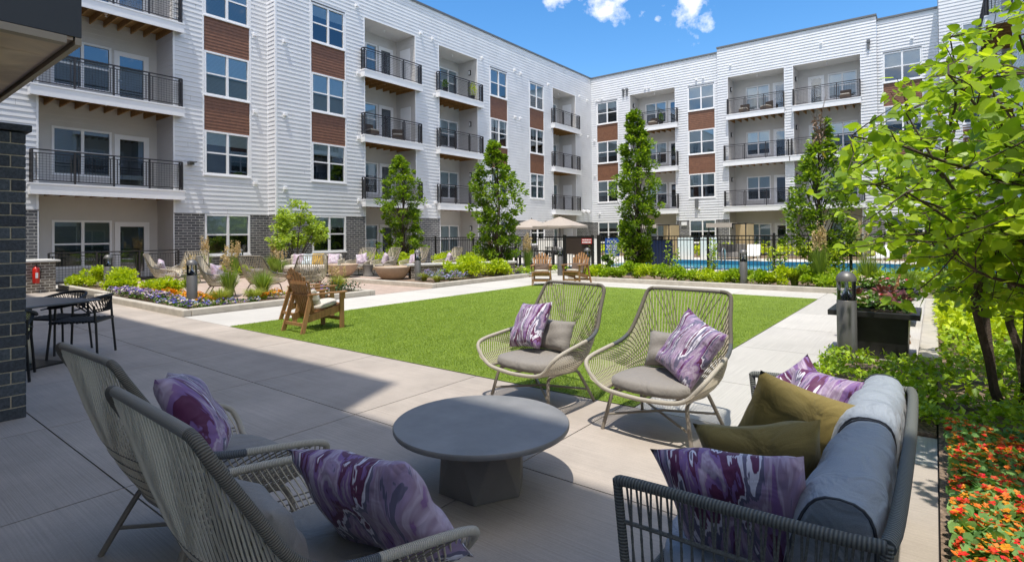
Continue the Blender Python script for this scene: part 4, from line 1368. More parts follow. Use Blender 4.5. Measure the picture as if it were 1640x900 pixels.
# seat pads and back cushions
for i in range(2):
    ya = Y0 + .03 + i * .875; yb = ya + .865
    soft_block('seat_cushion', [(X0 + .05, ya), (X0 + .05, yb), (X1 - .1, yb), (X1 - .1, ya)], .15, BLUEG, S, .25)
def back_cushion(ya, yb, seed):
    """rounded bolster-like cushion, leaning back; cross-section swept along y"""
    r_ = np.random.default_rng(seed); prof = []
    n = 28; V = []; F = []
    ys = [ya, ya + .006, ya + .03, ya + .08] + list(np.linspace(ya + .14, yb - .14, 14)) + [yb - .08, yb - .03, yb - .006, yb]
    for k, y in enumerate(ys):
        u = (y - ya) / (yb - ya); e = min(1, (min(u, 1 - u) / .16)) ** .35 if 0 < u < 1 else 0
        e = .80 + .20 * e
        for j in range(n):
            a = 2 * math.pi * j / n
            ca, sa = math.cos(a), math.sin(a)
            w_ = .125 * math.copysign(abs(ca) ** .75, ca) * e
            h_ = .235 * math.copysign(abs(sa) ** .72, sa) * (.93 + .07 * e)
            wr = 1 + (.03 * math.sin(27 * u + 2 * a) + .025 * math.sin(11 * u - 3 * a + seed)) * (sa > -.2)
            x = -.262 + w_ * wr + .17 * h_
            V.append((x, y + .012 * math.sin(3 * a), .525 + h_ * wr + .012 * math.sin(6 * u)))
    for k in range(len(ys) - 1):
        for j in range(n): F.append((k * n + j, k * n + (j + 1) % n, (k + 1) * n + (j + 1) % n, (k + 1) * n + j))
    F.append(tuple(range(n))[::-1]); F.append(tuple((len(ys) - 1) * n + j for j in range(n)))
    me = bpy.data.meshes.new('back_cushion'); me.from_pydata(V, [], F); me.materials.append(BLUEG); me.polygons.foreach_set('use_smooth', [True] * len(F))
    me.set_sharp_from_angle(angle=R(60))
    o = bpy.data.objects.new('back_cushion', me); link(o, S); ALLCH.setdefault(S.name, []).append(o)
    for k in (1, len(ys) - 2):
        b = MB(); b.tube([V[k * n + j] for j in range(n)], .0055, 6, closed=True); b.build('piping', CHARC, o, smooth=True)
back_cushion(Y0 + .04, Y0 + .90, 1); back_cushion(Y0 + .905, Y1 - .02, 2)
def sofa_pillow(pos, face, up, sz, m, label, seed, group, thk=.17, roll=0):
    f = Vector(face).normalized(); u = Vector(up); x = u.cross(f)
    M = basis(pos, x, u) @ Matrix.Rotation(R(roll), 4, 'Z')
    o = pillow_obj('throw_pillow', sz, sz, thk, m, M, None, corner=.10, seed=seed, sag=.3)
    return tag(o, label, 'pillow', group)
GP = 'purple marbled throw pillows'
sofa_pillow((-.54, 1.97, .56), (-.15, .9, .45), (-.05, -.45, 1), .50, MARBLE, 'purple marbled pillow against the near arm of the dark sofa', 21, GP, roll=-5)
sofa_pillow((-.55, 2.34, .575), (-.25, .9, .4), (.05, -.42, 1), .46, OLIVE, 'olive green pillow on the dark sofa, the nearer one', 22, 'olive pillows on the dark sofa', roll=-6)
sofa_pillow((-.54, 2.78, .60), (-.45, .85, .35), (.1, -.35, 1), .49, OLIVE, 'larger olive green pillow on the dark sofa, the farther one', 23, 'olive pillows on the dark sofa', roll=24)
sofa_pillow((-.60, 3.34, .60), (-.2, -.9, .3), (0, .35, 1), .36, MARBLE, 'purple marbled pillow at the far arm of the dark sofa, left of its twin', 24, GP, roll=38)
sofa_pillow((-.50, 3.28, .60), (-.45, -.8, .4), (.1, .4, 1), .38, MARBLE, 'purple marbled pillow by the far end of the sofa, beside the blue cushion', 25, GP, roll=-8)

# ---- adirondack chairs; local +x front
def adirondack(label, group):
    t = empty('adirondack_chair', label=label, cat='chair', group=group)
    b = MB()
    for i in range(7):
        yy = (i - 3) * .076; top = .98 - .022 * abs(i - 3) ** 1.75
        w0 = .054; fan = 1.25
        p0 = Vector((-.20, yy * .86, .26)); p1 = Vector((-.20 - (top - .26) * .31, yy * fan, top))
        n = len(b.v)
        for p, ww in ((p0, w0 * .85), (p1, w0 * 1.1)):
            for dx, dy in ((-.011, -1), (-.011, 1), (.011, 1), (.011, -1)): b.v.append((p.x + dx, p.y + dy * ww / 2, p.z + (0 if p is p0 else -.012 * (dy * (i - 3) > 0))))
        for q in ((3, 2, 1, 0), (4, 5, 6, 7), (0, 1, 5, 4), (1, 2, 6, 5), (2, 3, 7, 6), (3, 0, 4, 7)): b.face([n + k for k in q])
    b.build('backrest', CEDAR, t)
    b = MB()
    b.bar((-.31, -.30, .60), (-.31, .30, .60), .05, .022); b.bar((-.388, -.24, .80), (-.388, .24, .80), .022, .05); b.bar((-.19, -.27, .30), (-.19, .27, .30), .05, .03)
    b.build('back_rail', CEDAR, t)
    for s in (-1, 1):
        b = MB(); n = 0
        P = [(-.36, .24), (-.36, .32), (.05, .34), (.34, .37), (.40, .34), (.40, .26), (.30, .235)]
        b.v = [(x, s * y, .600) for x, y in P] + [(x, s * y, .622) for x, y in P]; k = len(P)
        b.face(list(range(k))[::-1]); b.face(range(k, 2 * k))
        for i in range(k): b.face((i, (i + 1) % k, k + (i + 1) % k, k + i))
        b.build('arm', CEDAR, t)
        b = MB(); b.bar((.30, s * .30, .0), (.30, s * .30, .598), .03, .085, up=(1, 0, 0)); b.bar((.30, s * .325, .50), (.30, s * .325, .598), .03, .10, up=(1, 0, 0)); b.build('leg', CEDAR, t)
        b = MB(); b.bar((-.50, s * .31, .0), (-.31, s * .27, .60), .03, .075, up=(1, 0, 0)); b.build('leg', CEDAR, t)
        b = MB(); b.bar((.34, s * .268, .35), (-.36, s * .25, .22), .025, .11); b.build('side_rail', CEDAR, t)
    b = MB()
    for i in range(7):
        u = i / 6; x = .34 - .52 * u; z = .405 - .10 * u; b.bar((x, -.265, z), (x, .265, z), .075, .02)
    b.build('seat', CEDAR, t)
    for q_ in (((.335, -.28, .35), (.335, .28, .35), .02, .10), ((-.455, -.29, .14), (-.455, .29, .14), .03, .05), ((.30, -.29, .16), (.30, .29, .16), .025, .05)):
        b = MB(); b.bar(*q_); b.build('stretcher', CEDAR, t)
    c = soft_block('seat_cushion', [(.33, -.25), (.33, .25), (-.15, .24), (-.15, -.24)], .07, CREAM, t, 0)
    c.matrix_local = Matrix.Translation((0, 0, .362)) @ Matrix.Rotation(R(-11), 4, 'Y')
    return t
GA = 'wooden Adirondack chairs on the lawn'
a0 = adirondack('wooden Adirondack chair on the left end of the lawn, seen from behind, the nearer one', GA)
a0.location = (-8.05, 5.18, 0); a0.rotation_euler.z = R(90); a0.scale = (.90, .90, .98)
c = place(a0, -9.15, 5.75, 84, 'wooden Adirondack chair half hidden behind its twin on the left end of the lawn')
place(a0, -9.28, 13.45, -58, 'wooden Adirondack chair at the far end of the lawn, left of the pair')
place(a0, -8.55, 14.2, -88, 'wooden Adirondack chair at the far end of the lawn, right of the pair, turned sideways')
for i, (x, y, d) in enumerate(((-9.28, 13.45, -58), (-8.55, 14.2, -88))):
    o = chair_pillow(x, y, d, -.12, 0, .50, ['brown lumbar pillow on the left far Adirondack chair', 'brown lumbar pillow on the right far Adirondack chair'][i], .3, lean=.4, m=mat_fabric('brown_fabric_%s' % 'ab'[i], (.13, .085, .06)), seed=30 + i, group='lumbar pillows on the Adirondack chairs', thk=.12)
    o.scale = (1.5, 1, 1)
chair_pillow(-9.15, 5.75, 84, -.10, 0, .50, 'purple marbled pillow on the half hidden Adirondack chair', .36, lean=.4, seed=33, thk=.14)
chair_pillow(-8.05, 5.18, 84, -.08, .02, .50, 'dark edged pillow on the near Adirondack chair', .36, lean=.4, m=CREAM, seed=34, group='lumbar pillows on the Adirondack chairs', thk=.13)

# ---- bollard lights
def bollard(label):
    t = empty('bollard_light', label=label, cat='bollard', group='bollard lights along the paths')
    b = MB(); b.lathe([(.104, 0), (.104, .70), (.10, .705), (0, .705)], 28); b.build('post', BOLL, t, smooth=True)
    b = MB(); b.lathe([(.10, .706), (.10, .93)], 28); b.build('lens', LENS, t, smooth=True)
    b = MB(); b.lathe([(.085, .708), (.05, .77), (.012, .86), (.012, .93), (.0, .93)], 20); b.build('reflector', CHROME, t, smooth=True)
    b = MB(); b.lathe([(.0, .93), (.110, .931), (.110, .945), (.101, .985), (.076, 1.02), (.038, 1.043), (0, 1.05)], 28); b.build('dome_cap', CHROME if False else BOLL, t, smooth=True)
    b = MB()
    for a in (45, 165, 285): b.bar((.094 * math.cos(R(a)), .094 * math.sin(R(a)), .70), (.094 * math.cos(R(a)), .094 * math.sin(R(a)), .94), .008, .008)
    b.build('lens_frame', BOLL, t)
    return t
bo = bollard('large grey bollard light beside the black planter box at the right'); bo.location = (-.84, 7.58, 0)
for x, y, l in ((-12.62, 5.10, 'grey bollard light standing in the purple flower border at the left'),
                (-18.95, 5.4, 'grey bollard light between the chartreuse shrubs beyond the dining chairs'),
                (-13.3, 12.2, 'grey bollard light in the corner bed beside the fire bowls'),
                (-4.2, 15.9, 'grey bollard light in the hedge in front of the pool fence'),
                (-10.9, 17.0, 'grey bollard light behind the left far Adirondack chair'),
                (-9.3, 16.2, 'grey bollard light behind the right far Adirondack chair'),
                (-22.1, 10.75, 'grey bollard light below the ground floor window of the left building'),
                (-4.6, 31.5, 'small bollard light on the far side of the pool')):
    c = copy_tree(bo); c.location = (x, y, 0); c['label'] = l

# ---- dining set at the left edge
t = empty('dining_table', (-8.62, 1.62, 0), R(22), 'dark square dining table beside the near brick pillar', 'table')
b = MB(); b.box(-.50, .55, -.50, .50, .74, .765); b.build('table_top', DTOP, t, bevel=.008)
b = MB(); b.box(-.05, .05, -.05, .05, .02, .739); b.build('pedestal', BLACKM, t, bevel=.004)
b = MB(); b.box(.051, .056, -.045, .045, .03, .67); b.build('pedestal_trim', STEEL, t)
b = MB(); b.box(-.28, .28, -.28, .28, .0, .018); b.build('base_plate', BLACKM, t)
def dining_chair(label):
    t = empty('rope_dining_chair', label=label, cat='chair', group='black rope dining chairs')
    for sx, sy in ((.23, .24), (.23, -.24), (-.21, .21), (-.21, -.21)):
        b = MB(); top = .62 if sx > 0 else .60
        b.tube([(sx * 1.12, sy * 1.12, 0), (sx, sy, .40), (sx * .92 if sx < 0 else sx, sy * 1.04, top)], .013, 7); b.build('leg', BLACKM, t, smooth=True)
    rail = chaikin([(.24, .27, .60), (.10, .29, .61), (-.10, .27, .66), (-.24, .16, .70), (-.275, 0, .71), (-.24, -.16, .70), (-.10, -.27, .66), (.10, -.29, .61), (.24, -.27, .60)], 3)
    b = MB(); b.tube(rail, .017, 8); b.build('arm_rail', BLACKR, t, smooth=True)
    P = resample(rail, 60)
    low = resample(chaikin([(.02, .255, .50), (-.12, .24, .52), (-.235, .13, .53), (-.25, 0, .53), (-.235, -.13, .53), (-.12, -.24, .52), (.02, -.255, .50)], 2), 60)
    b = MB(); b.tube([Vector(p) for p in low], .009, 6)
    for i in range(11, 49): b.tube([Vector(P[i]), Vector(low[i]) + Vector((.01 * (-1) ** i, 0, 0))], .0052, 4, cap=False)
    b.build('rope_back', BLACKR, t, smooth=True)
    b = MB()
    for i in range(16): x = -.22 + .45 * i / 15; b.box(x, x + .024, -.235, .235, .405 + .006 * (i % 2), .432 + .004 * (i % 2))
    b.build('seat', BLACKR, t, bevel=.004)
    return t
d0 = dining_chair('black rope dining chair nearest the patio, facing the square table'); d0.location = (-8.47, 2.20, 0); d0.rotation_euler.z = R(-112)
d0.location = (-8.78, 2.24, 0); d0.rotation_euler.z = R(-128); d0.scale = (1.08, 1.08, 1.1)
place(d0, -9.42, 2.12, -65, 'black rope dining chair at the back of the square table')
place(d0, -7.95, 1.28, 168, 'black rope dining chair mostly hidden behind the brick pillar')

# ---- outdoor kitchen counter and extinguisher
t = empty('brick_counter', (-20.4, 3.4, 0), 0, 'low brick grill counter with a pale stone top by the left building', 'counter')
b = MB(); b.box(-.9, .40, -1.4, 1.04, 0, .86); b.build('counter_base', BRICKK, t)
b = MB(); b.box(-.96, .46, -1.5, 1.14, .861, .92); b.build('counter_top', STONECAP, t, bevel=.01)
t = empty('fire_extinguisher', (-19.88, 3.98, .28), 0, 'red fire extinguisher hanging on the brick counter', 'extinguisher')
b = MB(); b.lathe([(0, 0), (.075, .005), (.08, .02), (.08, .38), (.065, .43), (.025, .46), (.025, .48), (0, .48)], 16); b.build('cylinder', RED, t, smooth=True)
b = MB(); b.box(-.02, .09, -.015, .015, .48, .51); b.bar((.0, 0, .50), (.10, 0, .55), .02, .012); b.build('valve', BLACKM, t)
b = MB(); b.tube(chaikin([(0, .03, .49), (0, .11, .45), (0, .10, .25), (0, .095, .12)], 2), .010, 6); b.build('hose', BLACKM, t, smooth=True)
b = MB(); b.box(.0805, .083, -.03, .03, .15, .30); b.build('sticker', SIGNW, t)

# ---- ground floor patio railing
r0 = railing(Frame((-22.3, 0, 0), (0, 1, 0), (1, 0, 0)), None, 4.75, 8.5, .12, 0, nb=None, name='patio_railing')
tag(r0, 'dark metal railing with wire mesh in front of the ground floor patio at the left', 'railing')

# ---- terrace lounge furniture
GT = 'rope lounge chairs on the terrace'
f0 = rope_chair('beige rope chair on the terrace nearest the brick counter, with a pink pillow', GT, detail=.3)
f0.location = (-18.75, 6.75, 0); f0.rotation_euler.z = R(60)
TER = [(-19.75, 8.0, -40, 'beige rope chair under the left building railing, facing the viewer'),
       (-14.45, 6.45, 55, 'beige rope chair on the terrace just behind the bollard and flower border'),
       (-13.75, 7.25, 112, 'beige rope chair seen from behind amid the ornamental grasses'),
       (-12.95, 8.05, 165, 'beige rope chair with its back to the near Adirondack chair'),
       (-17.75, 13.35, -75, 'beige rope chair right of the terrace sofa, behind the left fire bowl'),
       (-16.75, 13.75, -95, 'beige rope chair second from the sofa, between the two fire bowls'),
       (-15.75, 14.3, -100, 'beige rope chair third from the sofa, behind the right fire bowl'),
       (-14.55, 14.9, -105, 'beige rope chair farthest right on the terrace, behind the low brick wall')]
for x, y, d, l in TER: place(f0, x, y, d, l)
PLN = [(-18.75, 6.75, 60, 'pink marbled pillow in the terrace chair nearest the brick counter'), (-14.45, 6.45, 55, 'marbled pillow in the terrace chair behind the tall bollard'),
       (-17.75, 13.35, -75, 'marbled pillow in the terrace chair right of the cream sofa'), (-16.75, 13.75, -95, 'marbled pillow in the terrace chair between the fire bowls'),
       (-15.75, 14.3, -100, 'marbled pillow in the terrace chair behind the right fire bowl'), (-14.55, 14.9, -105, 'marbled pillow in the terrace chair behind the low wall')]
MARB2 = MARBLE.copy(); MARB2.name = 'faded_marbled_fabric'
for n_ in MARB2.node_tree.nodes:
    if n_.type == 'VALTORGB':
        for e_ in n_.color_ramp.elements:
            c_ = e_.color; e_.color = (.35 + c_[0] * .5, .28 + c_[1] * .6, .30 + c_[2] * .55, 1)
for i, (x, y, d, l) in enumerate(PLN):
    chair_pillow(x, y, d, .0, -.1 + .05 * (i % 3), .62, l, .46, yaw=15 * (-1) ** i, lean=.4, roll=12 * (-1) ** i, m=MARB2, seed=40 + i, group='marbled pillows on the terrace chairs')
t = empty('terrace_sofa', (-18.75, 11.9, 0), R(-52), 'cream cushioned terrace sofa behind the left fire bowl', 'sofa')
b = MB(); b.box(-.40, .40, -1.0, 1.0, .28, .44); b.build('seat_cushion', CREAM, t, bevel=.04)
b = MB(); b.box(-.42, -.24, -.98, .98, .44, .82); b.build('back_cushion', CREAM, t, bevel=.05)
b = MB(); b.tube(chaikin([(.42, -1.05, .60), (-.45, -1.05, .66), (-.47, 1.05, .66), (.42, 1.05, .60)], 2), .02, 8)
for s in (-1, 1):
    for k in range(22): x = -.42 + .84 * k / 21; b.tube([(x, s * 1.05, .64), (x, s * 1.04, .28)], .006, 4, cap=False)
b.build('rope_frame', ROPEL, t, smooth=True)
b = MB()
for x in (-.38, .38):
    for y in (-1.0, 1.0): b.bar((x, y, 0), (x, y, .28), .03, .03)
b.bar((.40, -1.0, .27), (.40, 1.0, .27), .03, .03); b.bar((-.40, -1.0, .27), (-.40, 1.0, .27), .03, .03)
b.build('leg_frame', LEGM, t)
for i, (s, m_, l) in enumerate(((-.62, MARB2, 'marbled pillow at the left end of the cream terrace sofa'), (-.28, PALEBLUE, 'pale blue pillow on the cream terrace sofa'), (.12, MUSTARD, 'mustard yellow pillow on the cream terrace sofa'), (.72, MARB2, 'marbled pillow at the right end of the cream terrace sofa'))):
    chair_pillow(-18.75, 11.9, -52, -.10, s, .64, l, .46, lean=.35, m=m_, seed=60 + i, group='pillows on the terrace sofa', thk=.15)

def bowl(label):
    t = empty('fire_bowl', label=label, cat='fire bowl', group='round fire bowls on the terrace')
    b = MB(); b.lathe([(.0, .0), (.18, .0), (.28, .03), (.42, .14), (.53, .30), (.60, .46), (.60, .48), (.545, .48), (.50, .42), (0, .41)], 40); b.build('bowl', BOWL, t, smooth=True)
    b = MB(); b.lathe([(.0, .455), (.30, .45), (.515, .435), (.515, .42)], 24); b.build('glass_chips', FGLASS, t, smooth=True)
    return t
fb = bowl('tan concrete fire bowl nearest the cream terrace sofa'); fb.location = (-17.35, 12.15, 0)
c = copy_tree(fb); c.location = (-14.35, 12.05, 0); c['label'] = 'tan concrete fire bowl beside the low brick wall'
t = empty('drum_table', (-17.15, 13.2, 0), 0, 'small dark drum table between two terrace chairs', 'table')
b = MB(); b.lathe([(0, 0), (.20, 0), (.15, .20), (.20, .42), (.0, .42)], 20); b.build('drum', TABLEB, t, smooth=True)
t = empty('side_table', (-15.55, 5.85, 0), 0, 'low dark side table beside the terrace chair behind the bollard', 'table')
b = MB(); b.lathe([(0, .30), (.30, .30), (.31, .33), (0, .335)], 24); b.build('table_top', TABLET, t, smooth=True)
b = MB(); b.lathe([(.0, 0), (.16, 0), (.10, .15), (.14, .298), (0, .298)], 16); b.build('pedestal', TABLEB, t, smooth=True)
# low curved-end wall
t = empty('seat_wall', (-13.7, 13.0, 0), R(62), 'low brick seat wall with a pale stone cap beside the right fire bowl', 'wall')
b = MB(); b.box(-.6, 3.2, -.2, .2, 0, .49); b.build('wall_base', BRICKK, t)
b = MB(); b.box(-.65, 3.25, -.25, .25, .491, .56); b.build('wall_cap', STONECAP, t, bevel=.012)

# ---- black planter boxes
def planter(label):
    t = empty('planter_box', label=label, cat='planter', group='black planter boxes by the right walkway')
    b = MB(); w0, d0_ = .33, .30
    b.v = [(-w0, -d0_, 0), (w0, -d0_, 0), (w0, d0_, 0), (-w0, d0_, 0), (-w0 - .02, -d0_ - .02, .50), (w0 + .02, -d0_ - .02, .50), (w0 + .02, d0_ + .02, .50), (-w0 - .02, d0_ + .02, .50)]
    for q in ((0, 1, 5, 4), (1, 2, 6, 5), (2, 3, 7, 6), (3, 0, 4, 7), (3, 2, 1, 0)): b.face(q)
    b.build('box', PLANT_BOX, t)
    b = MB(); b.box(-.46, .46, -.40, -.32, .495, .56); b.box(-.46, .46, .32, .40, .495, .56); b.box(-.46, -.38, -.32, .32, .495, .56); b.box(.38, .46, -.32, .32, .495, .56); b.build('rim', PLANT_BOX, t, bevel=.006)
    b = MB(); b.quad((-.38, -.32, .52), (.38, -.32, .52), (.38, .32, .52), (-.38, .32, .52)); b.build('planter_soil', MULCH, t)
    return t
p0 = planter('black planter box of mixed flowers behind the large bollard, the nearer of two'); p0.location = (-.60, 8.13, 0)
c = copy_tree(p0); c.location = (-.66, 11.0, 0); c['label'] = 'black planter box of mixed flowers, the farther of two at the right'
# wooden chair back sticking out behind the planter
c = copy_tree(a0); c.location = (-.76, 9.35, 0); c.rotation_euler.z = R(182); c['label'] = 'wooden Adirondack chair almost hidden between the two black planters'

# ================================================================== POOL AREA
def picket_fence(x0, x1, y, label, gap=.115, post=2.2, gate=None):
    t = empty('pool_fence', (x0, y, 0), 0, label, 'fence', 'black picket fence round the pool')
    Ln = x1 - x0
    b = MB(); b.bar((0, 0, 1.40), (Ln, 0, 1.40), .03, .035); b.bar((0, 0, 1.27), (Ln, 0, 1.27), .025, .03); b.bar((0, 0, .17), (Ln, 0, .17), .025, .03); b.build('rail', BLACKM, t)
    b = MB(); n = int(Ln / gap)
    for i in range(1, n): b.bar((Ln * i / n, 0, .12), (Ln * i / n, 0, 1.41), .017, .017)
    b.build('pickets', BLACKM, t)
    k = max(1, round(Ln / post))
    for i in range(k + 1):
        b = MB(); x = Ln * i / k; b.bar((x, 0, 0), (x, 0, 1.46), .065, .065); b.lathe([(.045, 1.46), (.045, 1.475), (0, 1.495)], 4, (x, 0, 0)); b.build('post', BLACKM, t)
    return t
picket_fence(-21.9, -12.0, 19.0, 'black picket pool fence left of the gate, behind the terrace')
picket_fence(-10.35, 2.2, 19.0, 'black picket pool fence right of the gate, behind the hedge')
t = empty('pool_gate', (-11.94, 19.0, 0), 0, 'dark pool gate with mesh panel and a red sign', 'gate')
b = MB()
for x in (0, 1.28, 1.52): b.bar((x, 0, 0), (x, 0, 1.47), .08, .08)
b.build('gate_post', BLACKM, t)
b = MB(); b.bar((.05, 0, 1.40), (1.24, 0, 1.40), .05, .05); b.bar((.05, 0, .15), (1.24, 0, .15), .05, .05)
for i in range(10): b.bar((.08 + .126 * i, 0, .15), (.08 + .126 * i, 0, 1.4), .02, .02)
b.build('gate_frame', BLACKM, t)
b = MB(); b.box(.06, 1.22, -.015, -.011, .70, 1.38); b.build('mesh_panel', mat('dark_mesh_panel', (.035, .022, .016), .7), t)
b = MB(); b.box(1.12, 1.20, -.05, -.02, 1.0, 1.06); b.build('latch', STEEL, t)
def sign(name, x, y, z0, z1, w_, m, label, lines, mt):
    t = empty(name, (x, y, 0), 0, label, 'sign')
    b = MB(); b.box(0, w_, -.03, -.02, z0, z1); b.build('sign_board', m, t)
    b = MB()
    for (fz, fx0, fx1, th) in lines:
        xx = fx0
        while xx < fx1:
            l = random.uniform(.03, .09) * (1 if th < .05 else 1.2)
            b.box(xx, min(xx + l, fx1), -.033, -.0305, fz, fz + th); xx += l + .018
    if b.f: b.build('lettering', mt, t)
    return t
def text(parent, s, x, y, z, size, m, name='lettering'):
    cu = bpy.data.curves.new(name, 'FONT'); cu.body = s; cu.size = size; cu.extrude = .001; cu.align_x = 'CENTER'
    cu.materials.append(m)
    tmp = bpy.data.objects.new('tmp', cu); COL.objects.link(tmp); dg = bpy.context.evaluated_depsgraph_get(); dg.update()
    me = bpy.data.meshes.new_from_object(tmp.evaluated_get(dg)); bpy.data.objects.remove(tmp)
    o = bpy.data.objects.new(name, me); link(o, parent); o.location = (x, y, z); o.rotation_euler = (R(90), 0, 0)
    return o
sg = sign('warning_sign', -11.12, 18.96, 1.12, 1.33, .46, SIGNR, 'small red and white warning sign on the pool gate', [(1.25, .03, .43, .05), (1.15, .03, .43, .06)], SIGNW)
sg = sign('pool_rules_sign', -10.06, 18.93, .66, 1.34, .60, SIGNB, 'blue pool rules sign on the fence beside the columnar tree', [(1.04, .05, .50, .035), (.97, .08, .52, .035), (.90, .05, .54, .035), (.80, .12, .45, .035), (.72, .05, .52, .035)], SIGNW)
text(sg, 'POOL', .30, -.034, 1.15, .17, SIGNW)

def umbrella(label, x, y, s=1.0, z=2.35):
    t = empty('patio_umbrella', (x, y, 0), R(10), label, 'umbrella', 'beige patio umbrellas')
    b = MB(); b.tube([(0, 0, 0), (0, 0, z + .05)], .022, 8); b.build('pole', BLACKM, t, smooth=True)
    b = MB(); n = 8; rad = 1.45 * s
    for ring, (r_, zz) in enumerate(((.02, z), (rad * .5, z - .22), (rad, z - .42), (rad, z - .52))):
        for i in range(n * 2):
            k = 1 if i % 2 == 0 else .955; b.v.append((r_ * k * math.cos(math.pi * i / n), r_ * k * math.sin(math.pi * i / n), zz - (0 if i % 2 == 0 else .015)))
    for q in range(3):
        for i in range(2 * n): b.face((q * 2 * n + i, q * 2 * n + (i + 1) % (2 * n), (q + 1) * 2 * n + (i + 1) % (2 * n), (q + 1) * 2 * n + i))
    b.build('canopy', UMBF, t)
    b = MB()
    for i in range(n): a = 2 * math.pi * i / n; b.bar((.0, 0, z - .03), (rad * .97 * math.cos(a), rad * .97 * math.sin(a), z - .445), .015, .015)
    b.build('ribs', BLACKM, t)
    b = MB(); b.lathe([(0, 0), (.28, 0), (.28, .06), (.04, .09), (.03, .3), (0, .3)], 20); b.build('base', BLACKM, t, smooth=True)
umbrella('beige patio umbrella beyond the pool gate, the nearer one', -13.37, 20.85, .90, 2.30)
umbrella('beige patio umbrella farther left behind its twin, partly hidden by a tree', -15.9, 22.2, .92, 2.28)
# pool side dining tables
def pool_table(x, y, label):
    t = empty('pool_table', (x, y, 0), R(8), label, 'table', 'dark pool side tables')
    b = MB(); b.box(-.8, .8, -.4, .4, .70, .74); b.build('table_top', BLACKM, t)
    for sx in (-.72, .72):
        for sy in (-.34, .34): b = MB(); b.bar((sx, sy, 0), (sx, sy, .70), .05, .05); b.build('leg', BLACKM, t)
pool_table(-15.1, 21.5, 'dark table with legs left of the nearer beige umbrella'); pool_table(-12.9, 20.4, 'dark table in front of the nearer beige umbrella')
def pool_chair(x, y, d, label, src=[None]):
    if src[0] is None:
        t = empty('pool_chair', (x, y, 0), R(d), label, 'chair', 'dark chairs at the pool side tables')
        b = MB(); b.box(-.23, .23, -.25, .25, .42, .46); b.build('seat', BLACKM, t)
        b = MB()
        for i in range(6): b.bar((-.24, -.22 + .088 * i, .46), (-.30, -.22 + .088 * i, .86), .03, .02)
        b.bar((-.30, -.25, .87), (-.30, .25, .87), .03, .04); b.build('backrest', BLACKM, t)
        for sx in (-.21, .21):
            for sy in (-.22, .22): b = MB(); b.bar((sx, sy, 0), (sx, sy, .42), .035, .035); b.build('leg', BLACKM, t)
        src[0] = t
    else:
        c = copy_tree(src[0]); c.location = (x, y, 0); c.rotation_euler.z = R(d); c['label'] = label
pool_chair(-15.7, 20.8, 90, 'dark slatted chair on the near left side of the far pool table'); pool_chair(-14.7, 20.9, 95, 'dark slatted chair on the near right side of the far pool table')
pool_chair(-15.0, 22.1, -90, 'dark slatted chair behind the far pool table'); pool_chair(-12.2, 20.9, -130, 'dark slatted chair behind the pool table at the gate')
# white upright panels, navy panel, cabanas
def panel(x, y, w_, h, m, label, group):
    t = empty('privacy_panel', (x, y, 0), 0, label, 'panel', group)
    b = MB(); b.box(0, w_, -.015, .015, .06, h); b.build('panel_sheet', m, t)
    b = MB(); b.bar((0, 0, 0), (0, 0, h + .03), .04, .04); b.bar((w_, 0, 0), (w_, 0, h + .03), .04, .04); b.bar((0, 0, h + .02), (w_, 0, h + .02), .03, .03); b.build('panel_frame', m, t)
GW = 'white upright panels by the pool'
for x, y, w_, l in ((-17.6, 25.2, .95, 'white upright panel beyond the pool fence, leftmost of the group behind the umbrellas'), (-16.15, 25.0, .9, 'white upright panel behind the umbrella pole, second of the left group'),
                    (-14.9, 24.9, 1.2, 'white upright panel beside the pool gate, nearest it on the left'), (-11.15, 29.3, .85, 'white upright panel across the pool, left of the pair right of the columnar tree'), (-9.9, 29.3, .85, 'white upright panel across the pool, right of the pair right of the columnar tree')):
    panel(x, y, w_, 1.22, WHITEP, l, GW)
panel(-9.75, 22.6, .9, 1.20, NAVY, 'navy blue upright panel behind the fence, right of the central tree', 'navy panel by the pool')
def cabana(x, y, label):
    t = empty('cabana', (x, y, 0), 0, label, 'cabana', 'canvas cabanas across the pool')
    b = MB()
    for sx in (0, 2.0):
        for sy in (0, 1.6): b.bar((sx, sy, 0), (sx, sy, 2.0), .05, .05)
    for z in (2.0,): b.bar((0, 0, z), (2, 0, z), .05, .05); b.bar((0, 1.6, z), (2, 1.6, z), .05, .05); b.bar((0, 0, z), (0, 1.6, z), .05, .05); b.bar((2, 0, z), (2, 1.6, z), .05, .05)
    b.build('frame', BLACKM, t)
    b = MB(); b.box(-.06, 1.35, -.3, 1.7, 2.03, 2.05); b.box(-.06, 1.35, -.3, -.28, 1.80, 2.03); b.build('canopy', UMBF, t)
    b = MB(); b.box(1.05, 2.02, 1.5, 1.53, .3, 1.98); b.box(1.99, 2.03, .2, 1.55, .3, 1.98); b.build('curtain', TAN, t)
    b = MB(); b.box(.1, 1.9, .3, 1.4, .12, .40); b.box(.1, 1.9, 1.2, 1.4, .40, .85); b.build('daybed', mat('grey_cushion', (.22, .21, .20), .8), t, bevel=.03)
cabana(-10.2, 31.6, 'tan canvas cabana with a grey daybed across the pool'); cabana(-14.4, 31.2, 'tan canvas cabana across the pool, half hidden by the central tree')
def chaise(x, y, d, label, src=[None]):
    if src[0] is None:
        t = empty('pool_lounger', (x, y, 0), R(d), label, 'lounger', 'white pool loungers')
        b = MB(); b.box(-.9, .35, -.32, .32, .28, .33); b.build('seat', WHITEP, t)
        b = MB(); b.bar((.35, 0, .30), (.85, 0, .85), .64, .04); b.build('backrest', WHITEP, t)
        for sx in (-.8, .3):
            for sy in (-.28, .28): b = MB(); b.bar((sx, sy, 0), (sx, sy, .28), .04, .04); b.build('leg', WHITEP, t)
        src[0] = t
    else: c = copy_tree(src[0]); c.location = (x, y, 0); c.rotation_euler.z = R(d); c['label'] = label
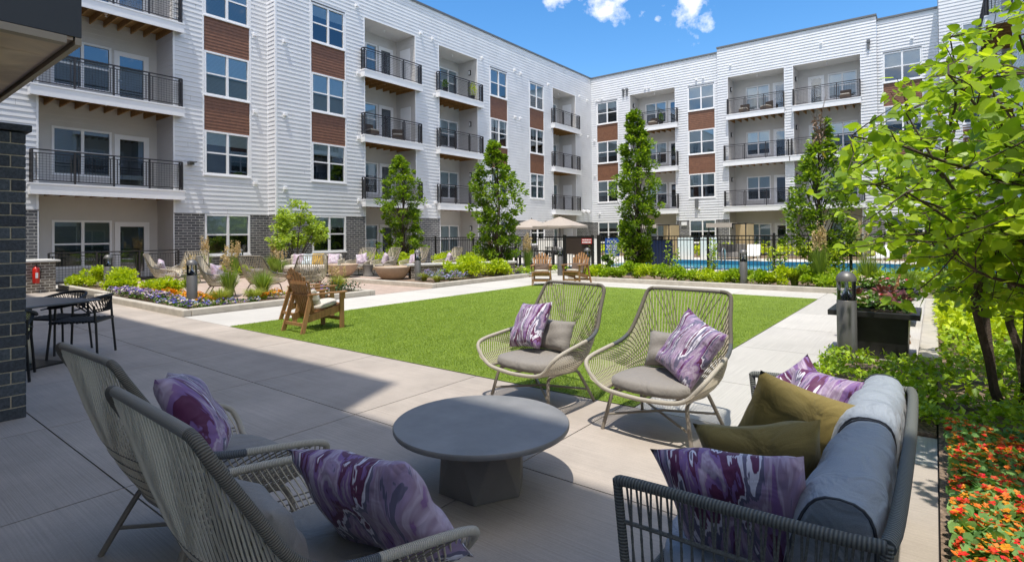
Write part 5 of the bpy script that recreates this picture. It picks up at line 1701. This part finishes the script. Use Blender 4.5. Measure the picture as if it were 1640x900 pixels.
chaise(-7.6, 30.6, 100, 'white pool lounger beside the tan cabana'); chaise(-2.0, 30.4, 80, 'white pool lounger across the pool at the right, near the dead topped tree')
t = empty('pool_handrail', (-8.9, 28.5, 0), 0, 'small curved steel handrail at the far pool edge', 'handrail')
b = MB(); b.tube(chaikin([(0, 0, -.1), (0, 0, .75), (0, -.5, .75), (0, -.6, 0)], 2), .025, 6); b.tube(chaikin([(.5, 0, -.1), (.5, 0, .75), (.5, -.5, .75), (.5, -.6, 0)], 2), .025, 6); b.build('rail', STEEL, t, smooth=True)
# wall notices near the corner
sg = sign('wall_notice', -18.9, 19.9, .0, .0, .0, SIGNR, '', [], SIGNW) if False else None
t = empty('gas_meter_post', (-22.1, 12.4, 0), 0, 'slim grey utility post by the brick wall behind the tall grass', 'post')
b = MB(); b.bar((0, 0, 0), (0, 0, 1.35), .04, .04); b.build('pipe', STEEL, t); b = MB(); b.box(-.12, .12, -.14, .14, 1.25, 1.5); b.build('meter_box', BOLL, t, bevel=.01)
# things on balconies
def planter_pot(x, y, z, h, label, m):
    t = empty('potted_plant', (x, y, z), 0, label, 'plant', 'potted plants on the balconies')
    b = MB(); b.lathe([(0, 0), (.12, 0), (.16, .28), (.0, .28)], 14); b.build('pot', BLACKM, t)
    P, O = clump_points([np.array((0, 0, .28 + h * .5))], [h * .5], 160, 1.2)
    P[:, :2] *= .6
    leaves('leafage', P, O + [0, 0, .4], rand_dirs(len(P)), np.full(len(P), .10), m, t)
planter_pot(-21.9, 24.6, FLOOR[3], .75, 'yellow green potted plant at the right end of the top balcony third from the left', LF_CHART)
planter_pot(-21.9, 22.3, FLOOR[3], .45, 'bushy potted plant at the left end of the top balcony third from the left', LF_GREEN)
planter_pot(-16.0, 39.0, FLOOR[3], .5, 'small potted plant on the top balcony above the central tree', LF_GREEN)
def patio_seat(x, y, z, d, label, src=[None]):
    if src[0] is None:
        t = empty('wicker_armchair', (x, y, z), R(d), label, 'chair', 'wicker chairs on the balconies')
        b = MB(); b.box(-.28, .28, -.28, .28, .20, .40); b.build('seat', mat('wicker', (.10, .07, .05), .8), t, bevel=.04)
        b = MB(); b.box(-.34, -.24, -.30, .30, .20, .78); b.build('backrest', mat('wicker', (.10, .07, .05), .8), t, bevel=.04)
        b = MB(); b.box(-.24, .26, -.24, .24, .401, .47); b.build('cushion', CREAM, t, bevel=.02)
        src[0] = t
    else: c = copy_tree(src[0]); c.location = (x, y, z); c.rotation_euler.z = R(d); c['label'] = label
patio_seat(-22.5, 17.6, FLOOR[2], 0, 'wicker chair on the third floor balcony of the left building, left one')
patio_seat(-22.5, 19.3, FLOOR[2], -40, 'wicker chair on the third floor balcony of the left building, right one')
patio_seat(-10.3, 39.6, FLOOR[3], -90, 'wicker chair at the left end of the top left bay of the rear building'); patio_seat(-8.9, 39.7, FLOOR[3], -120, 'wicker chair in the middle of the top left bay of the rear building')
patio_seat(-4.3, 39.6, FLOOR[3], -90, 'wicker chair on the top right bay of the rear building'); patio_seat(-17.0, 39.8, FLOOR[3], -90, 'wicker chair on the top balcony behind the central tree')

# ================================================================== PLANTS
def columnar(x, y, h, rad, label, seed, dead=False, leafm=LF_HORN):
    t = empty('columnar_tree', (x, y, 0), 0, label, 'tree', 'columnar trees along the fence')
    r = np.random.default_rng(seed)
    b = MB(); top = h * (.9)
    pts = [(0, 0, 0)] + [(r.normal(0, .03), r.normal(0, .03), top * k / 6) for k in range(1, 7)]
    b.tube(chaikin(pts, 1), list(np.linspace(.075, .012, len(chaikin(pts, 1)))), 7); b.build('trunk', BARK, t, smooth=True)
    C = []; Rd = []; br = MB()
    lean = r.normal(0, .03, 2)
    n = 190
    for i in range(n):
        f = (i + .5) / n
        z = h * (.05 + .89 * f)
        prof = rad * (min(1, (f / .16)) ** .6) * (1 - max(0, (f - .50) / .52) ** 1.7 * .90) * (1 + .14 * math.sin(9 * f + seed))
        if dead and f > .80: prof *= .8
        a = r.uniform(0, 6.283); q = prof * math.sqrt(r.uniform(.12, 1)) * r.uniform(.75, 1.12)
        if dead and f > .88 and abs(math.cos(a)) < .7: continue
        cc = np.array((q * math.cos(a) + lean[0] * z, q * math.sin(a) + lean[1] * z, z + r.normal(0, .08)))
        C.append(cc); Rd.append(r.uniform(.12, .22) * (1.0 if f < .8 else .65))
        if i % 2 == 0:
            z0 = max(.3, z - q * 2.2 - .2); br.tube([(0, 0, z0), (cc[0] * .55, cc[1] * .55, z0 * .45 + z * .55), tuple(cc)], [.016, .010, .004], 4, cap=False)
    br.build('branches', BARK, t, smooth=True)
    P, O = clump_points(C, Rd, 34 if dead else 52, .8)
    out_ = norm(P * [1, 1, 0] + [0, 0, 1e-6]); A = O * .6 + out_ * .7 + [0, 0, .35] + rng.normal(0, .3, P.shape)
    S_ = rng.uniform(.09, .145, len(P))
    leaves('crown', P, A, rand_dirs(len(P)) + [0, 0, 1.1], S_, [LF_HORN, LF_HORN2], t, mi=(rng.random(len(P)) < .35).astype(int))
    if dead:
        d = MB()
        for i in range(26):
            a = r.uniform(0, 6.28); z0 = h * r.uniform(.72, .9); l = r.uniform(.5, 1.1)
            d.tube([(0, 0, z0), (.10 * math.cos(a), .10 * math.sin(a), z0 + l * .5), (.20 * math.cos(a + .5), .20 * math.sin(a + .5), z0 + l)], [.010, .007, .003], 4, cap=False)
        d.build('dead_twigs', DEADLF, t)
        P, O = clump_points([np.array((0, 0, h * k)) for k in (.80, .88, .95)], [.25, .22, .16], 70, 1.4)
        leaves('dead_leaves', P, O - [0, 0, .8], rand_dirs(len(P)), np.full(len(P), .09), DEADLF, t)
    return t
columnar(-19.5, 17.0, 5.4, 1.08, 'green columnar tree behind the terrace, left of the picket fence', 1)
columnar(-13.1, 16.1, 5.25, .98, 'green columnar tree between the terrace and the pool gate', 2)
columnar(-8.25, 18.0, 6.1, .74, 'tallest green columnar tree beside the blue pool sign', 3)
columnar(-2.65, 18.3, 4.95, .90, 'columnar tree with a dead brown top at the right of the pool fence', 4, dead=True)

# small multi-stem tree by the left building
def small_tree(x, y, h, label):
    t = empty('ornamental_tree', (x, y, 0), 0, label, 'tree')
    r = np.random.default_rng(5); b = MB(); C = []; Rd = []
    for i in range(9):
        a = i * .7 + r.uniform(0, .5); l = r.uniform(.55, 1.25); z = h * r.uniform(.5, .95)
        p = [(.05 * math.cos(a), .05 * math.sin(a), 0), (.25 * l * math.cos(a), .25 * l * math.sin(a), z * .45), (l * math.cos(a), l * math.sin(a), z)]
        b.tube(chaikin(p, 1), list(np.linspace(.03, .008, len(chaikin(p, 1)))), 5)
        for k in range(8):
            C.append(np.array((p[2][0] * r.uniform(.4, 1.15), p[2][1] * r.uniform(.4, 1.15), z * r.uniform(.72, 1.08)))); Rd.append(r.uniform(.16, .3))
    b.build('trunk', BARK, t, smooth=True)
    P, O = clump_points(C, Rd, 60, .5)
    leaves('crown', P, O + rng.normal(0, .4, P.shape), rand_dirs(len(P)) + [0, 0, 1.3], rng.uniform(.09, .15, len(P)), LF_SMALL, t)
small_tree(-20.5, 12.2, 2.85, 'small spreading honey green tree against the left building')

# ---- redbud with large heart shaped leaves
def redbud(x, y):
    t = empty('redbud_tree', (x, y, 0), 0, 'large multi stemmed tree with heart shaped lime leaves at the right edge', 'tree')
    r = np.random.default_rng(9); wood = MB(); stems = MB()
    P = []; A = []; S_ = []
    def branch(p0, p1, r0, r1, depth, mb):
        p0 = Vector(p0); p1 = Vector(p1); L_ = (p1 - p0).length
        mid = [p0]; n = max(3, int(L_ / .22))
        perp = Vector(r.normal(size=3)).normalized() * L_ * .06
        for k in range(1, n): f = k / n; mid.append(p0.lerp(p1, f) + perp * math.sin(math.pi * f) + Vector(r.normal(0, .012, 3)))
        mid.append(p1); mb.tube(mid, list(np.linspace(r0, r1, len(mid))), 6 if r0 > .012 else 4, cap=False)
        return mid
    # targets are in metres from the tree base
    T = [(-1.05, -2.1, 2.15), (-.95, -1.7, 1.85), (-.75, -2.3, 1.75), (-.55, -2.6, 2.35), (-.25, -2.4, 2.55), (.0, -1.9, 2.85), (.3, -1.6, 3.0), (.55, -2.2, 2.2), (-.35, -1.2, 2.7), (-.8, -.8, 2.5),
         (-.95, -.9, 1.9), (-1.05, -.4, 2.25), (-.5, -.6, 3.1), (.1, -.4, 3.45), (.6, -.6, 3.2), (.9, .1, 2.8), (-.2, .5, 3.3), (-.85, .4, 2.7), (-.55, 1.0, 2.3), (.4, 1.0, 2.9), (-.2, -1.8, 1.7), (.15, -2.5, 1.75),
         (-.05, -1.0, 2.0), (.5, -1.2, 1.9), (-.45, -.2, 1.95), (.9, -.9, 2.4), (.25, -2.9, 2.1), (-.65, -1.5, 1.5), (-.9, -.1, 1.55), (.6, .3, 2.0), (-.6, -2.2, 1.45), (.35, -2.2, 1.45), (-.25, -2.9, 1.95), (-.5, .3, 1.5), (.1, -.6, 1.15), (.45, -.9, 1.2), (-.3, -.9, 1.2), (.55, .4, 1.2), (-.45, .6, 1.1), (.15, .7, 1.4), (.7, -1.4, 1.5), (.25, -1.5, 1.3)]
    bases = [(-.05, -.05), (.12, -.25), (.30, -.1), (.20, .2), (.0, .25), (.38, -.35), (-.18, -.2), (.05, -.45), (-.2, .15)]
    st = []
    for i, (bx_, by_) in enumerate(bases):
        a = r.uniform(0, 6.28); topz = 1.5 + .2 * i % .6
        p1 = (bx_ * 2.4 + r.normal(0, .1), by_ * 2.6 - .25 + r.normal(0, .1), 1.55 + .25 * (i % 3))
        m_ = branch((bx_, by_, -.02), p1, .042, .020, 0, wood); st.append(m_)
    for tt in T:
        best = min((q for m_ in st for q in m_[2:]), key=lambda q: (q - Vector(tt)).length + (.5 if q.z > tt[2] - .25 else 0) + abs(q.z - tt[2] + .8) * .4)
        m_ = branch(best, tt, .016, .005, 1, wood)
        L_ = len(m_)
        for q in range(20):
            k = r.integers(L_ // 4, L_); p = m_[k] if k < L_ else m_[-1]
            d = Vector(r.normal(size=3)); d.z *= .5; d = d.normalized() * r.uniform(.18, .48)
            e = p + d
            tw = branch(p, e, .005, .002, 2, stems)
            for g in tw[1:]:
                for _ in range(2 if g is not tw[-1] else 4):
                    dd_ = Vector(r.normal(size=3)); dd_.z = dd_.z * .5 - .35
                    dd_.normalize(); base = g + dd_ * .04
                    P.append(base); A.append(dd_); S_.append(r.uniform(.045, .092))
    wood.build('trunk', BARK, t, smooth=True); stems.build('twigs', BARK, t)
    P = np.array([tuple(p) for p in P]); A = np.array([tuple(a) for a in A]); S_ = np.array(S_)
    keep = np.linalg.norm((P + [x, y, 0] - [0, 0, 1.52])[:, :3], axis=1) > 2.35
    P, A, S_ = P[keep], A[keep], S_[keep]
    N_ = rng.normal(0, .55, P.shape) + [0, -.25, 1]
    leaves('crown', P, A, N_, S_, [LF_RED, MAT_RY], t, HEART, mi=(rng.random(len(P)) < .012).astype(int))
MAT_RY = mat('yellowing_redbud_leaf', (.40, .33, .04), .45, trans=.4, var=.3)
redbud(.62, 6.35)

# ---- shrubs, flowers, grasses
def shrub(x, y, rad, h, m, label, name='shrub', n=900, ls=.055, z=.05, group=None, cat='shrub', k=None):
    r = np.random.default_rng(int(abs(x * 97 + y * 31) * 10) % 99991)
    K = k or max(7, int(26 * rad))
    C = []; Rd = []
    for i in range(K):
        a = r.uniform(0, 6.28); q = rad * math.sqrt(r.uniform(0, 1)) * .8; zz = h * r.uniform(.3, .86) * (1 - .5 * (q / rad) ** 2)
        C.append(np.array((q * math.cos(a), q * math.sin(a), zz))); Rd.append(rad * r.uniform(.22, .36))
    P, O = clump_points(C, Rd, max(8, n // K), .8); P[:, 2] = np.clip(P[:, 2], .01, None)
    o = leaves(name, P, O + [0, 0, .5] + rng.normal(0, .3, P.shape), rand_dirs(len(P)) * .7 + [0, 0, .8], rng.uniform(.7, 1.3, len(P)) * ls, m)
    o.location = (x, y, z)
    return tag(o, label, cat, group)
GS = 'chartreuse shrubs in the planting beds'
for x, y, rad, h, l in ((-20.6, 5.3, .5, .55, 'chartreuse shrub at the left end of the bed beside the brick counter'), (-19.9, 5.45, .5, .7, 'chartreuse shrub left of the bollard by the dining chairs'),
                        (-18.2, 5.5, .55, .72, 'chartreuse shrub right of the bollard by the dining chairs'), (-17.6, 5.3, .35, .5, 'low chartreuse shrub at the right end of the counter side bed'),
                        (-15.6, 5.55, .5, .45, 'chartreuse shrub behind the purple border left of the tall bollard'), (-14.9, 5.5, .4, .5, 'small chartreuse shrub touching the tall bollard at the left')):
    shrub(x, y, rad, h, LF_CHART, l, n=1500, ls=.075, group=GS)
for i, (x, y, rad, h) in enumerate(((-12.55, 13.0, .5, .62), (-12.3, 13.8, .55, .8), (-12.9, 14.4, .6, .95), (-12.1, 14.8, .5, .7), (-13.9, 15.3, .5, .8), (-12.4, 15.5, .35, .5))):
    shrub(x, y, rad, h, LF_CHART, ['chartreuse shrub right of the periwinkle flowers', 'chartreuse shrub second behind the periwinkle flowers', 'tallest chartreuse shrub in the corner bed before the fence',
          'chartreuse shrub on the walkway side of the corner bed', 'chartreuse shrub behind the low brick seat wall', 'small chartreuse shrub nearest the left far Adirondack chair'][i], n=1500, ls=.08, group=GS)
for i, (x, y, rad, h) in enumerate(((-21.4, 9.6, .35, .35), (-21.3, 10.6, .4, .45), (-21.2, 13.6, .4, .5), (-20.0, 15.6, .6, .8), (-18.2, 16.2, .5, .9), (-16.4, 16.8, .6, .8), (-17.6, 17.4, .5, .9), (-15.2, 17.2, .5, .9))):
    shrub(x, y, rad, h, LF_CHART, ['low chartreuse shrub under the ground floor window, left one', 'chartreuse shrub under the ground floor window, right one', 'chartreuse shrub beside the small spreading tree', 'chartreuse shrub left of the columnar tree behind the terrace',
          'chartreuse shrub at the foot of the columnar tree behind the terrace', 'chartreuse shrub by the fence behind the terrace chairs', 'chartreuse shrub rising behind the third terrace chair', 'chartreuse shrub rising against the picket fence'][i], n=1000, ls=.08, group=GS)
# hedge in front of the pool fence: separate bushes
gx = -9.0; i = 0
words = ['first', 'second', 'third', 'fourth', 'fifth', 'sixth', 'seventh', 'eighth', 'ninth', 'tenth', 'eleventh', 'twelfth', 'thirteenth', 'fourteenth']
while gx < -.3 and i < 14:
    r_ = random.uniform(.42, .55)
    shrub(gx, 16.0 + random.uniform(-.05, .25), r_, random.uniform(.36, .62), LF_YG if i % 3 else LF_CHART, 'yellow green bush in the far kerbside hedge, %s from the left' % words[i], name='hedge_bush', n=1500, ls=.075, group='bushes of the hedge before the pool fence', cat='bush')
    gx += r_ * 1.35; i += 1
def wisp(x, y, h, label):
    """tall airy young stems"""
    r = np.random.default_rng(int(abs(x) * 100)); P = []; A = []; b = MB()
    for s in range(6):
        a = r.uniform(0, 6.28); q = r.uniform(0, .22); tx, ty = q * math.cos(a), q * math.sin(a); hh = h * r.uniform(.7, 1.1)
        b.tube([(tx, ty, 0), (tx * 1.5, ty * 1.5, hh)], [.006, .003], 4, cap=False)
        for k in range(34): z = hh * r.uniform(.25, 1); P.append((tx * (1 + .5 * z / hh) + r.normal(0, .05), ty * (1 + .5 * z / hh) + r.normal(0, .05), z)); A.append(r.normal(size=3) + [0, 0, .3])
    t = empty('young_shrub', (x, y, .05), 0, label, 'shrub', 'tall airy shrubs before the pool fence')
    b.build('stem', BARK, t); leaves('leafage', np.array(P), np.array(A), rand_dirs(len(P)) + [0, 0, 1], rng.uniform(.06, .10, len(P)), LF_YG, t)
for x, l in ((-6.75, 'airy young shrub right of the central tree'), (-5.5, 'airy young shrub left of the hedge bollard'), (-3.6, 'airy young shrub just right of the hedge bollard'), (-2.35, 'airy young shrub left of the dead topped tree'), (-8.9, 'airy young shrub below the blue sign')):
    wisp(x, 17.2, 1.15, l)
sh = shrub(-8.95, 17.0, .22, 1.25, LF_GREEN, 'slim dark green upright shrub in front of the blue sign', name='upright_shrub', n=900, ls=.07)

def flowers(name, x0, x1, y0, y1, h, leafm, petals, label, dens=260, ps=.035, z=.05, ls=.05, pfrac=.5, kind='stuff', round_=False, shape=RHOMB, hump=.3):
    n = int((x1 - x0) * (y1 - y0) * dens)
    P = np.stack([rng.uniform(x0, x1, n), rng.uniform(y0, y1, n), np.zeros(n)], 1)
    hum = 1 - hump + hump * np.sin(P[:, 0] * 9.5 + 1.3) * np.sin(P[:, 1] * 8.1 + P[:, 0] * 2)
    P[:, 2] = h * hum * rng.uniform(.25, 1, n) ** .6
    A = rng.normal(0, 1, (n, 3)) + [0, 0, .6]; S_ = rng.uniform(.7, 1.3, n) * ls
    lo = leaves(name, P, A, rand_dirs(n) * .6 + [0, 0, 1], S_, leafm, shape=shape); lo.location.z = z
    tag(lo, label, 'flowers', kind=kind)
    m = int(n * pfrac); k = len(petals); idx = rng.integers(0, n, m)
    Q = P[idx].copy(); Q[:, 2] = h * hum[idx] * rng.uniform(.8, 1.12, m)
    # each blossom: five petals
    Q5 = np.repeat(Q, 5, 0); ang = np.tile(np.arange(5) * 2 * math.pi / 5, m) + np.repeat(rng.uniform(0, 6, m), 5)
    tilt = np.repeat(rng.normal(0, .35, (m, 2)), 5, 0)
    A5 = np.stack([np.cos(ang), np.sin(ang), .35 + tilt[:, 0] * np.cos(ang) + tilt[:, 1] * np.sin(ang)], 1)
    N5 = np.tile([0, 0, 1.0], (len(Q5), 1)) + np.repeat(rng.normal(0, .3, (m, 3)), 5, 0)
    mi = np.repeat(rng.integers(0, k, m), 5)
    T_ = (RHOMB[0] * [1.4, 1, 1], RHOMB[1])
    po = leaves('blossoms', Q5, A5, N5, np.repeat(rng.uniform(.75, 1.25, m) * ps, 5), petals, lo, T_, mi=mi)
    po['kind'] = 'stuff'
    return lo
flowers('purple_flower_border', -16.4, -13.6, 4.64, 5.10, .26, LF_GREEN, [FL_PUR, FL_PUR, FL_VIO, FL_WHI], 'lavender purple flower border along the left kerb', 1300, .034, pfrac=.55, hump=.18)
flowers('violet_flower_border', -13.5, -11.62, 4.62, 5.2, .20, LF_GREEN, [FL_VIO, FL_VIO, FL_BLU, FL_WHI], 'violet blue pansies round the foot of the tall bollard', 1100, .036, pfrac=.28)
flowers('violet_flower_border', -11.95, -11.6, 5.2, 6.1, .20, LF_GREEN, [FL_VIO, FL_BLU, FL_WHI], 'violet blue pansies along the walkway kerb', 480, .034, pfrac=.45)
flowers('marigold_border', -15.6, -12.2, 5.1, 5.55, .25, LF_YG, [FL_ORG], 'orange yellow marigolds behind the purple border', 800, .036, pfrac=.7)
flowers('marigold_border', -12.5, -12.0, 6.3, 7.0, .25, LF_YG, [FL_ORG], 'orange marigold patch among the grasses by the walkway', 460, .035, pfrac=.9)
flowers('purple_flower_patch', -12.1, -11.65, 7.3, 8.0, .24, LF_GREEN, [FL_PUR, FL_VIO], 'purple flower patch behind the near Adirondack chair', 460, .03, pfrac=.8)
flowers('periwinkle_flowers', -13.0, -11.65, 11.9, 12.9, .36, LF_GREEN, [FL_BLU, FL_BLU, FL_PUR], 'periwinkle flowers beside the corner bollard', 420, .04, pfrac=.6)
flowers('variegated_border', -12.6, -11.6, 7.8, 8.8, .38, LF_DARK, [FL_PNK, FL_ORG], 'dense green edging plant with tiny flowers at the terrace kerb end', 700, .014, pfrac=.12)
flowers('white_flowers', -7.9, -1.2, 16.3, 17.0, .45, LF_GREEN, [FL_WHI], 'small white flowers behind the hedge bushes', 160, .04, pfrac=.18)
nf = flowers('nasturtium_bed', .05, 1.0, 1.3, 4.95, .15, LF_NAST, [FL_ONR, FL_RED, FL_ONR, FL_RED, FL_ORG], 'orange and red nasturtiums with round leaves at the lower right', 3400, .020, ls=.045, pfrac=.27, shape=ROUND, hump=.12)
for (cx_, cy_, lab) in ((-.60, 8.13, 'mixed red, pink and white bedding flowers in the nearer planter box'), (-.66, 11.0, 'mixed pink and white bedding flowers in the farther planter box')):
    flowers('planter_flowers', cx_ - .36, cx_ + .36, cy_ - .30, cy_ + .30, .22, [LF_GREEN, LF_YG, FL_CORAL][0], [FL_WHI, FL_WHI, FL_WHI, FL_PNK, FL_CORAL], lab, 2200, .03, z=.52, ls=.06, pfrac=.16)
P, O = clump_points([np.array((.25, -.1, .14)), np.array((.1, .1, .2)), np.array((-.2, .15, .15))], [.11, .10, .08], 40, .6)
o = leaves('coleus_plant', P, O + [0, 0, .4], rand_dirs(len(P)) + [0, 0, 1], rng.uniform(.06, .1, len(P)), FL_CORAL); o.location = (-.60, 8.13, .55); tag(o, 'dark red leaved coleus in the nearer planter box', 'plant', 'foliage plants in the planter boxes')
P = rng.normal(0, .03, (9, 3)) * [1, 1, .3]; A = np.stack([np.cos(np.linspace(0, 6, 9)), np.sin(np.linspace(0, 6, 9)), np.full(9, .9)], 1)
o = leaves('broad_leaf_plant', P, A, np.tile([0, 0, 1.0], (9, 1)), np.full(9, .36), LF_GREEN); o.location = (-.78, 8.3, .56); tag(o, 'broad green leaved plant behind the large bollard lamp', 'plant', 'foliage plants in the planter boxes')

def ground_cover(name, x0, x1, y0, y1, h, m, label, dens, ls, z=.04, mask=None):
    n = int((x1 - x0) * (y1 - y0) * dens)
    P = np.stack([rng.uniform(x0, x1, n), rng.uniform(y0, y1, n), np.zeros(n)], 1)
    hum = .55 + .45 * np.sin(P[:, 0] * 6.3 + 2.2 * np.sin(P[:, 1] * 3.1)) * np.sin(P[:, 1] * 5.7 + 1.1)
    if mask is not None:
        k = hum > mask; P = P[k]; hum = hum[k]
    P[:, 2] = h * (.35 + .65 * hum) * rng.uniform(.2, 1, len(P)) ** .6
    A = rng.normal(0, 1, P.shape) + [0, 0, .25]
    o = leaves(name, P, A, rand_dirs(len(P)) * .5 + [0, 0, 1], rng.uniform(.7, 1.4, len(P)) * ls, m); o.location.z = z
    return tag(o, label, 'ground cover', kind='stuff')
ground_cover('ground_cover', -1.02, 0.0, 5.9, 7.55, .14, [LF_YG][0], 'yellow green ground cover below the black planter box', 1100, .055, mask=.32)
ground_cover('ground_cover', -.5, .02, 5.1, 6.0, .14, LF_YG, 'yellow green ground cover beyond the end of the sofa', 1500, .058, mask=.2)
ground_cover('ground_cover', .03, .62, 4.95, 6.1, .14, LF_YG, 'yellow green ground cover above the nasturtiums', 1400, .058, mask=.35)
ground_cover('ground_cover', .03, 1.6, 6.1, 9.2, .20, LF_YG, 'lime ground cover under the heart leaved tree', 800, .07, mask=.42)
ground_cover('ground_cover', .03, 1.9, 9.2, 15.0, .34, LF_CHART, 'bright lime planting behind the heart leaved tree', 700, .10, mask=.15)
ground_cover('ground_cover', -21.5, 2.0, 34.6, 38.4, .9, LF_CHART, 'bright shrub planting against the rear building', 30, .26, z=-.02, mask=.35)
ground_cover('ground_cover', -2.6, 2.2, 16.0, 18.8, .5, LF_YG, 'mixed low planting behind the far kerb at the right', 260, .10, mask=.25)
ground_cover('ground_cover', -11.4 - .9, -11.6, 15.9, 18.8, .3, LF_YG, 'low planting beside the gate path', 260, .09, mask=.2)

def grass(x, y, h, r0, n, label, m=GRASSM, plume=0, z=.05):
    r = np.random.default_rng(int(abs(x * 53 + y * 17) * 10) % 9973)
    a = r.uniform(0, 6.283, n); q = r0 * .22 * np.sqrt(r.random(n)); base = np.stack([q * np.cos(a), q * np.sin(a), np.zeros(n)], 1)
    sp = r.uniform(.2, 1, n) * r0; hh = h * r.uniform(.6, 1.0, n); w_ = r.uniform(.004, .008, n)
    side = np.stack([-np.sin(a), np.cos(a), 0 * a], 1) * w_[:, None]
    V = []
    for f, wf in ((0, 1), (.4, .9), (.75, .6), (1, .05)):
        c = base + np.stack([np.cos(a) * sp * f ** 2, np.sin(a) * sp * f ** 2, hh * (f - .28 * f ** 3 * (sp / r0))], 1)
        V += [c - side * wf, c + side * wf]
    V = np.stack(V, 1).reshape(-1, 3); F = []
    fi = np.array([(0, 1, 3, 2), (2, 3, 5, 4), (4, 5, 7, 6)]); F = (np.arange(n) * 8)[:, None, None] + fi[None]
    t = empty('ornamental_grass', (x, y, z), 0, label, 'grass', 'ornamental grass clumps')
    npmesh('blades', V, F.reshape(-1, 4), m, t, np.repeat(r.random(n), 3))
    if plume:
        P = []; A = []
        for k in range(plume):
            b = r.uniform(0, 6.28); s_ = r.uniform(.1, .55) * r0; tp = np.array((s_ * math.cos(b), s_ * math.sin(b), h * r.uniform(1.0, 1.35)))
            for j in range(26): f = r.random(); P.append(tp * [1, 1, 1 - .35 * f] + r.normal(0, .02, 3)); A.append(r.normal(size=3) + [0, 0, 1.5])
        leaves('plumes', np.array(P), np.array(A), rand_dirs(len(P)), r.uniform(.03, .07, len(P)), PLUME, t)
for x, y, h, r0, n, pl, m, l in ((-12.35, 5.55, .45, .38, 420, 0, GRASSM, 'olive grass clump right of the tall bollard'), (-12.05, 6.15, .42, .36, 420, 0, GRASSM, 'arching grass clump at the walkway kerb before the marigold patch'),
        (-12.5, 6.6, .85, .40, 420, 0, GRASSG, 'taller green grass clump behind the arching grass'), (-13.3, 6.2, .95, .35, 380, 10, GRASSG, 'plumed grass clump right of the bollard before the terrace chair'), (-14.3, 5.75, .8, .28, 260, 6, GRASSG, 'slim plumed grass just left of the tall bollard'),
        (-11.95, 7.15, .42, .34, 360, 0, GRASSM, 'arching grass clump behind the marigold patch'), (-12.3, 8.5, .55, .4, 500, 6, GRASSM, 'grass clump topping the terrace kerb end'), (-20.9, 8.9, 1.15, .35, 320, 24, GRASSG, 'tan plumed grass against the brick wall left of the window'),
        (-20.8, 9.9, 1.0, .35, 320, 24, GRASSG, 'tan plumed grass under the middle of the ground floor window'), (-20.2, 11.1, 1.0, .45, 460, 20, GRASSG, 'plumed grass left of the small spreading tree'), (-19.5, 11.0, .8, .4, 400, 8, GRASSG, 'green grass clump at the foot of the small spreading tree'),
        (-12.9, 12.1, .35, .3, 360, 0, GRASSM, 'low grass clump at the foot of the corner bollard'), (-12.2, 12.0, .3, .28, 300, 0, GRASSM, 'low grass clump at the corner of the terrace corner bed'), (-12.3, 16.9, 1.15, .30, 420, 26, GRASSG, 'plumed grass right of the tree between terrace and gate'),
        (-13.9, 16.6, 1.0, .3, 360, 16, GRASSG, 'plumed grass left of the tree between terrace and gate'), (-2.4, 16.25, 1.35, .30, 520, 20, GRASSG, 'tall feathery grass at the foot of the dead topped tree'), (-3.0, 16.3, .7, .35, 420, 0, GRASSG, 'green grass clump left of the tall feathery grass'),
        (-1.35, 16.3, 1.1, .4, 460, 8, GRASSG, 'green grass clump behind the large bollard'), (-3.4, 36.5, 1.6, .6, 300, 30, GRASSG, 'plumed grass against the rear building'), (-.5, 14.8, .9, .4, 380, 6, GRASSG, 'green grass clump beyond the planter boxes')):
    grass(x, y, h, r0, n, l, m, pl)
